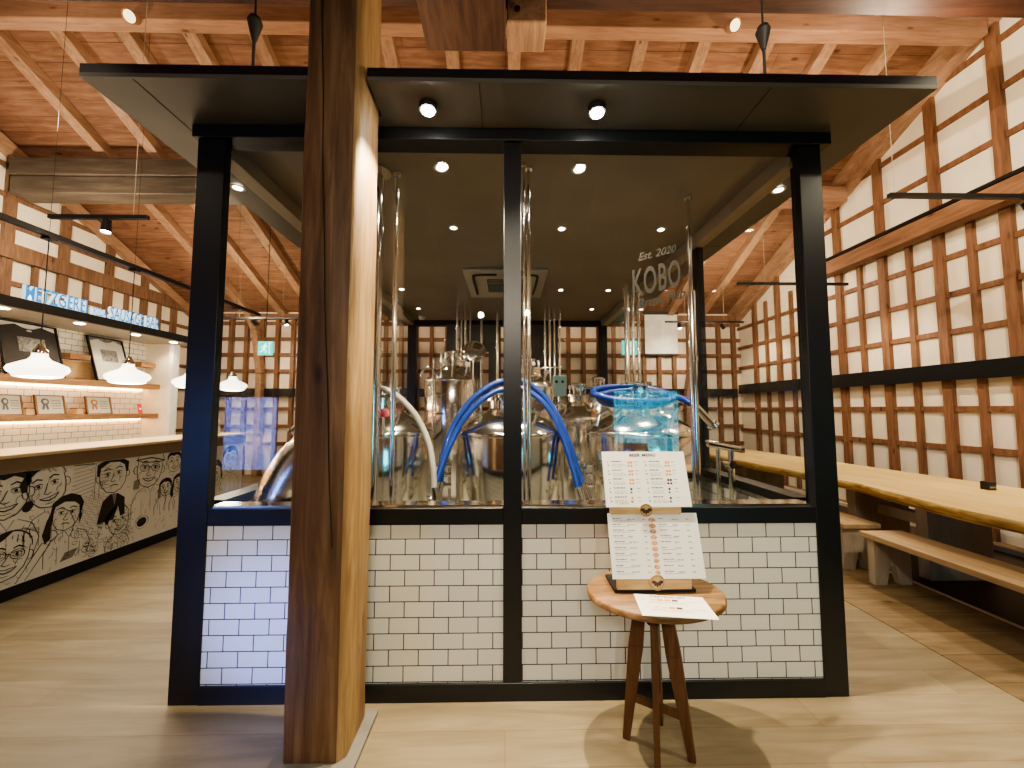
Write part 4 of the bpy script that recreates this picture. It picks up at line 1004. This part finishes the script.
hub = Vector((SX-.01, SY, TZ-.04))
feet = [(.555, 1.85), (.635, 1.69), (.80, 1.73), (.745, 1.93)]
for fx, fy in feet:
    d = Vector((fx-hub.x, fy-hub.y, 0)).normalized(); top = hub+d*.05
    MB().taper((top.x, top.y, top.z), (top.x+(fx-top.x)*.35, top.y+(fy-top.y)*.35, TZ-.04-(TZ-.04)*.35), .028, .05, .028, .065, (d.x, d.y, 0)).taper((top.x+(fx-top.x)*.35, top.y+(fy-top.y)*.35, TZ-.04-(TZ-.04)*.35), (fx, fy, 0), .028, .065, .024, .032, (d.x, d.y, 0)).build('leg', M['stoolleg'], st, bevel=.003)
def legpt(i, z):
    fx, fy = feet[i]; d = Vector((fx-hub.x, fy-hub.y, 0)).normalized(); top = hub+d*.05; k = (top.z-z)/top.z
    return (top.x+(fx-top.x)*k, top.y+(fy-top.y)*k, z)
for i, j in ((0, 2), (1, 3)): MB().bar(legpt(i, .19), legpt(j, .17), .018, .03).build('stretcher', M['stoolleg'], st)
MB().cyl((SX+.055, SY-.055, TZ-.10), (SX+.06, SY-.068, TZ-.10), .014, n=16).build('dowel_end', M['paper'], st)
# menu stand (two-tier easel)
ms = thing('menu_stand', 'two-tier pale wooden menu stand with round crests on the stool table', 'stand', (.65, 1.75, TZ))
def card(zb, zt, yb, yt): return
wd = .40
MB().box(.49, .855, 1.765, 1.93, TZ, TZ+.014).build('base', M['blackmatt'], ms)
MB().box(.50, .835, 1.758, 1.776, TZ+.016, TZ+.062).build('lower_ledge', M['standwood'], ms, bevel=.003)
MB().box(.49, .825, 1.822, 1.838, 1.008, 1.040).build('upper_ledge', M['standwood'], ms, bevel=.003)
for x in (.52, .81): MB().bar((x, 1.80, TZ+.012), (x, 1.93, 1.20), .02, .012, (0, 1, 0)).build('back_upright', M['standwood'], ms)
def crest(x, y, z, r):
    t_ = MB().cyl((x, y, z), (x, y-.008, z), r, n=40).build('crest', M['crest'], ms)
    m_ = MB()
    for s in (-1, 1):
        P = [(x+s*.004, z+.002), (x+s*.012, z+.010), (x+s*.024, z+.008), (x+s*.026, z-.002), (x+s*.018, z-.004), (x+s*.012, z-.014), (x+s*.003, z-.012)]
        m_.prism(P, lambda u, v, tt: (u, y-.0085-.001*tt, v))
    m_.prism([(x-.004, z+.002), (x+.004, z+.002), (x+.003, z-.02), (x-.003, z-.02)], lambda u, v, tt: (u, y-.0085-.001*tt, v))
    for k in range(40):
        a = 2*math.pi*k/40; m_.box(x+.85*r*math.cos(a)-.0012, x+.85*r*math.cos(a)+.0012, y-.0095, y-.0085, z+.85*r*math.sin(a)-.0012, z+.85*r*math.sin(a)+.0012)
    m_.build('crest_mark', M['darkp'], t_)
crest(.655, 1.820, 1.030, .030); crest(.675, 1.755, TZ+.052, .034)
def menu(name, label, o, ux, uy, w, h, draw, K_=1.):
    """card with lower-left corner o, unit vectors ux (right) and uy (up along the card)"""
    o = Vector(o); ux = Vector(ux).normalized(); uy = Vector(uy).normalized(); nn = ux.cross(uy).normalized()
    t = thing(name, label, 'menu', tuple(o))
    def f(u, v, d): return o+ux*u+uy*v+nn*d
    m_ = MB(); m_.add([f(u, v, d) for d in (0, .0022) for u, v in ((0, 0), (w, 0), (w, h), (0, h))], [(0, 1, 2, 3), (4, 5, 6, 7), (0, 1, 5, 4), (1, 2, 6, 5), (2, 3, 7, 6), (3, 0, 4, 7)]); m_.build('card', M['paper'], t)
    inks = {}
    def rect(u0, u1, v0, v1, c='ink'):
        inks.setdefault(c, MB()).add([f(u*K_, v*K_, .0026) for u, v in ((u0, v0), (u1, v0), (u1, v1), (u0, v1))], [(0, 1, 2, 3)])
    def disc(u, v, a, b, c):
        inks.setdefault(c, MB()).add([f((u+a*math.cos(k*math.pi/6))*K_, (v+b*math.sin(k*math.pi/6))*K_, .0027) for k in range(12)], [tuple(range(12))])
    def txt(s, size, u, v, sx=1., c='ink', sp=1.1):
        vs, fs = text_mb(s, size, 0, size*.035, sx, 0, sp); inks.setdefault(c, MB()).add([f((u+q.x)*K_, (v+q.y)*K_, .0028) for q in vs], fs)
    draw(rect, disc, txt)
    NM = {'ink': 'printed_text', 'inkg': 'small_print', 'orange': 'beer_pictures', 'yellow': 'pale_beer_pictures', 'darkp': 'dark_beer_pictures', 'pinkp': 'food_photos'}
    for c, mb in inks.items(): mb.build(NM[c], M[c], t)
    return t
random.seed(11)
def words_line(rect, u0, u1, v, hh, c='inkg'):
    u = u0
    while u < u1:
        l = random.uniform(.006, .02); l = min(l, u1-u); rect(u, u+l, v, v+hh, c); u += l+.003
def d_beer(rect, disc, txt):
    txt('BEER MENU', .019, .19, .226, 1.15)
    for col in (0, 1):
        for r_ in range(5):
            u = .03+.175*col; v = .185-.040*r_
            rect(u-.008, u-.004, v+.012, v+.018, 'ink'); disc(u-.004, v, .004, .004, 'inkg')
            words_line(rect, u+.012, u+.012+random.uniform(.035, .06), v+.016, .0045, 'ink')
            for q in range(3): words_line(rect, u+.012, u+.012+random.uniform(.05, .07), v+.004-.006*q, .0015)
            words_line(rect, u+.118, u+.134, v+.014, .003); words_line(rect, u+.118, u+.134, v, .002)
            for q in range(2 if r_ < 3 else 1):
                c = 'orange' if (r_ < 3 and col == 0) or (col == 1 and r_ < 2) else 'darkp'
                if col == 0 and r_ == 4: c = 'orange'
                disc(u+.092+.012*q, v+.013, .0055, .006, c); disc(u+.090+.014*q, v-.002, .006, .005, c if r_ < 3 else 'inkg')
    rect(.065, .10, .012, .020, 'yellow')
def d_food(rect, disc, txt):
    for r_ in range(10):
        v = .235-.0235*r_
        words_line(rect, .02, .02+random.uniform(.03, .05), v+.004, .003, 'ink'); words_line(rect, .085, .085+random.uniform(.02, .04), v+.002, .0025, 'ink')
        words_line(rect, .155, .168, v+.001, .0025, 'ink'); words_line(rect, .022, .022+random.uniform(.05, .09), v-.004, .0015)
        disc(.195, v-.001, .017-.0006*r_, .0095, 'pinkp')
        words_line(rect, .225, .225+random.uniform(.02, .05), v+.004, .0025, 'ink'); words_line(rect, .285, .285+random.uniform(.02, .03), v+.001, .0025, 'ink'); words_line(rect, .345, .36, v+.001, .0025, 'ink')
        if r_ % 2: words_line(rect, .225, .225+random.uniform(.06, .09), v-.004, .0015)
def d_set(rect, disc, txt):
    txt('TASTING SET', .020, .14, .155, 1.15)
    for r_, v in enumerate((.125, .062)):
        disc(.03, v+.006, .004, .004, 'orange')
        for k in range(4): rect(.06+.030*k, .084+.030*k, v, v+.016, ('yellow', 'orange', 'orange', 'darkp')[k] if r_ == 0 else ('yellow', 'yellow', 'orange', 'darkp')[k])
        rect(.05, .20, v-.012, v-.008, 'pinkp'); words_line(rect, .21, .27, v, .003); words_line(rect, .04, .22, v-.022, .002)
menu('beer_menu', 'upper white BEER MENU card with rows of beer pictures', (.472, 1.824, 1.042), (1, 0, 0), (0, .075, .25), .404, .259, d_beer, 1.04)
menu('food_menu', 'lower white food menu card with a column of dish photos', (.478, 1.757, .744), (1, 0, 0), (0, .075, .265), .42, .278, d_food, 1.055)
menu('tasting_menu', 'white TASTING SET card lying flat on the round stool table', (.545, 1.573, TZ+.0015), (1, -.13, 0), (.13, 1, 0), .29, .178, d_set)
# menus stand in front of ledges: move the flat card clear of the stand base is not needed

# ------------------------------------------------------------------ lights
WY = (1, .80, .55)
for x, y, z, p in ((-1.4, 2.6, 3.5, 60), (1.5, 2.6, 3.5, 60), (-1.4, 5.2, 3.4, 50), (1.5, 5.2, 3.4, 60)):
    point('roof_fill', (x, y, z), p, (1, .76, .5), .12)  # unseen fills added above the canopy to brighten the roof
for x, p in ((-4.6, 45), (3.6, 80)): point('roof_side_fill', (x, 3.4, 4.4), p, (1, .80, .56), .06)  # added fills without fixtures, brightening the roof at both sides
point('roof_side_fill', (4.3, 6.9, 3.6), 50, (1, .84, .62), .06); point('roof_side_fill', (-5.2, 7.2, 3.3), 55, (1, .8, .56), .06); point('roof_side_fill', (-6.0, 5.0, 3.9), 70, (1, .82, .6), .06)  # further added fills for the back of the roof
spot('wall_fill', (1.5, -.5, 4.6), (5.6, 4.6, 3.6), 620, 85, .8, (1, .88, .70), .06)  # unseen spots added to brighten the side walls
spot('wall_fill', (-2.2, -.5, 4.6), (-7.3, 6.4, 3.9), 260, 70, .8, (1, .88, .70), .06)
spot('front_fill', (-2.8, .4, 4.2), (-3.0, 2.6, 0), 110, 80, .7, (1, .90, .70), .06)  # unseen overhead spots added for general light on the floor
spot('front_fill', (3.6, .3, 4.2), (2.6, 2.2, 0), 190, 80, .7, (1, .88, .64), .06)
for x, z in ((-.44, 3.19), (.391, 3.23)):
    spot('front_track_lamp', (x, -2.6, z), (x*2.2, 2.1, .8), 125, 80, .8, (1, .89, .70), .045)
spot('window_glow', (-3.6, -2.8, 1.6), (-1.16, 2.08, .38), 1700, 11, 1., (.16, .28, 1), .15)
w = bpy.data.worlds.new('room air'); sc.world = w; w.use_nodes = True
w.node_tree.nodes['Background'].inputs[0].default_value = (1, .88, .74, 1); w.node_tree.nodes['Background'].inputs[1].default_value = .6

# ------------------------------------------------------------------ camera
cam = bpy.data.cameras.new('camera'); co = bpy.data.objects.new('camera', cam); COL.objects.link(co); sc.camera = co
cam.sensor_width = 36; cam.lens = 385/1024*36; cam.clip_start = .05
co.location = (0, 0, 1.5); co.rotation_euler = (R(90+3.7), 0, R(-1.0))
sc.view_settings.view_transform = 'AgX'
try: sc.view_settings.look = 'AgX - Medium High Contrast'
except Exception: pass
sc.view_settings.exposure = .55
sc.cycles.max_bounces = 8; sc.cycles.diffuse_bounces = 4; sc.cycles.glossy_bounces = 4; sc.cycles.transparent_max_bounces = 16
sc.cycles.sample_clamp_indirect = 4; sc.cycles.caustics_reflective = False; sc.cycles.caustics_refractive = False
sc.cycles.use_denoising = True
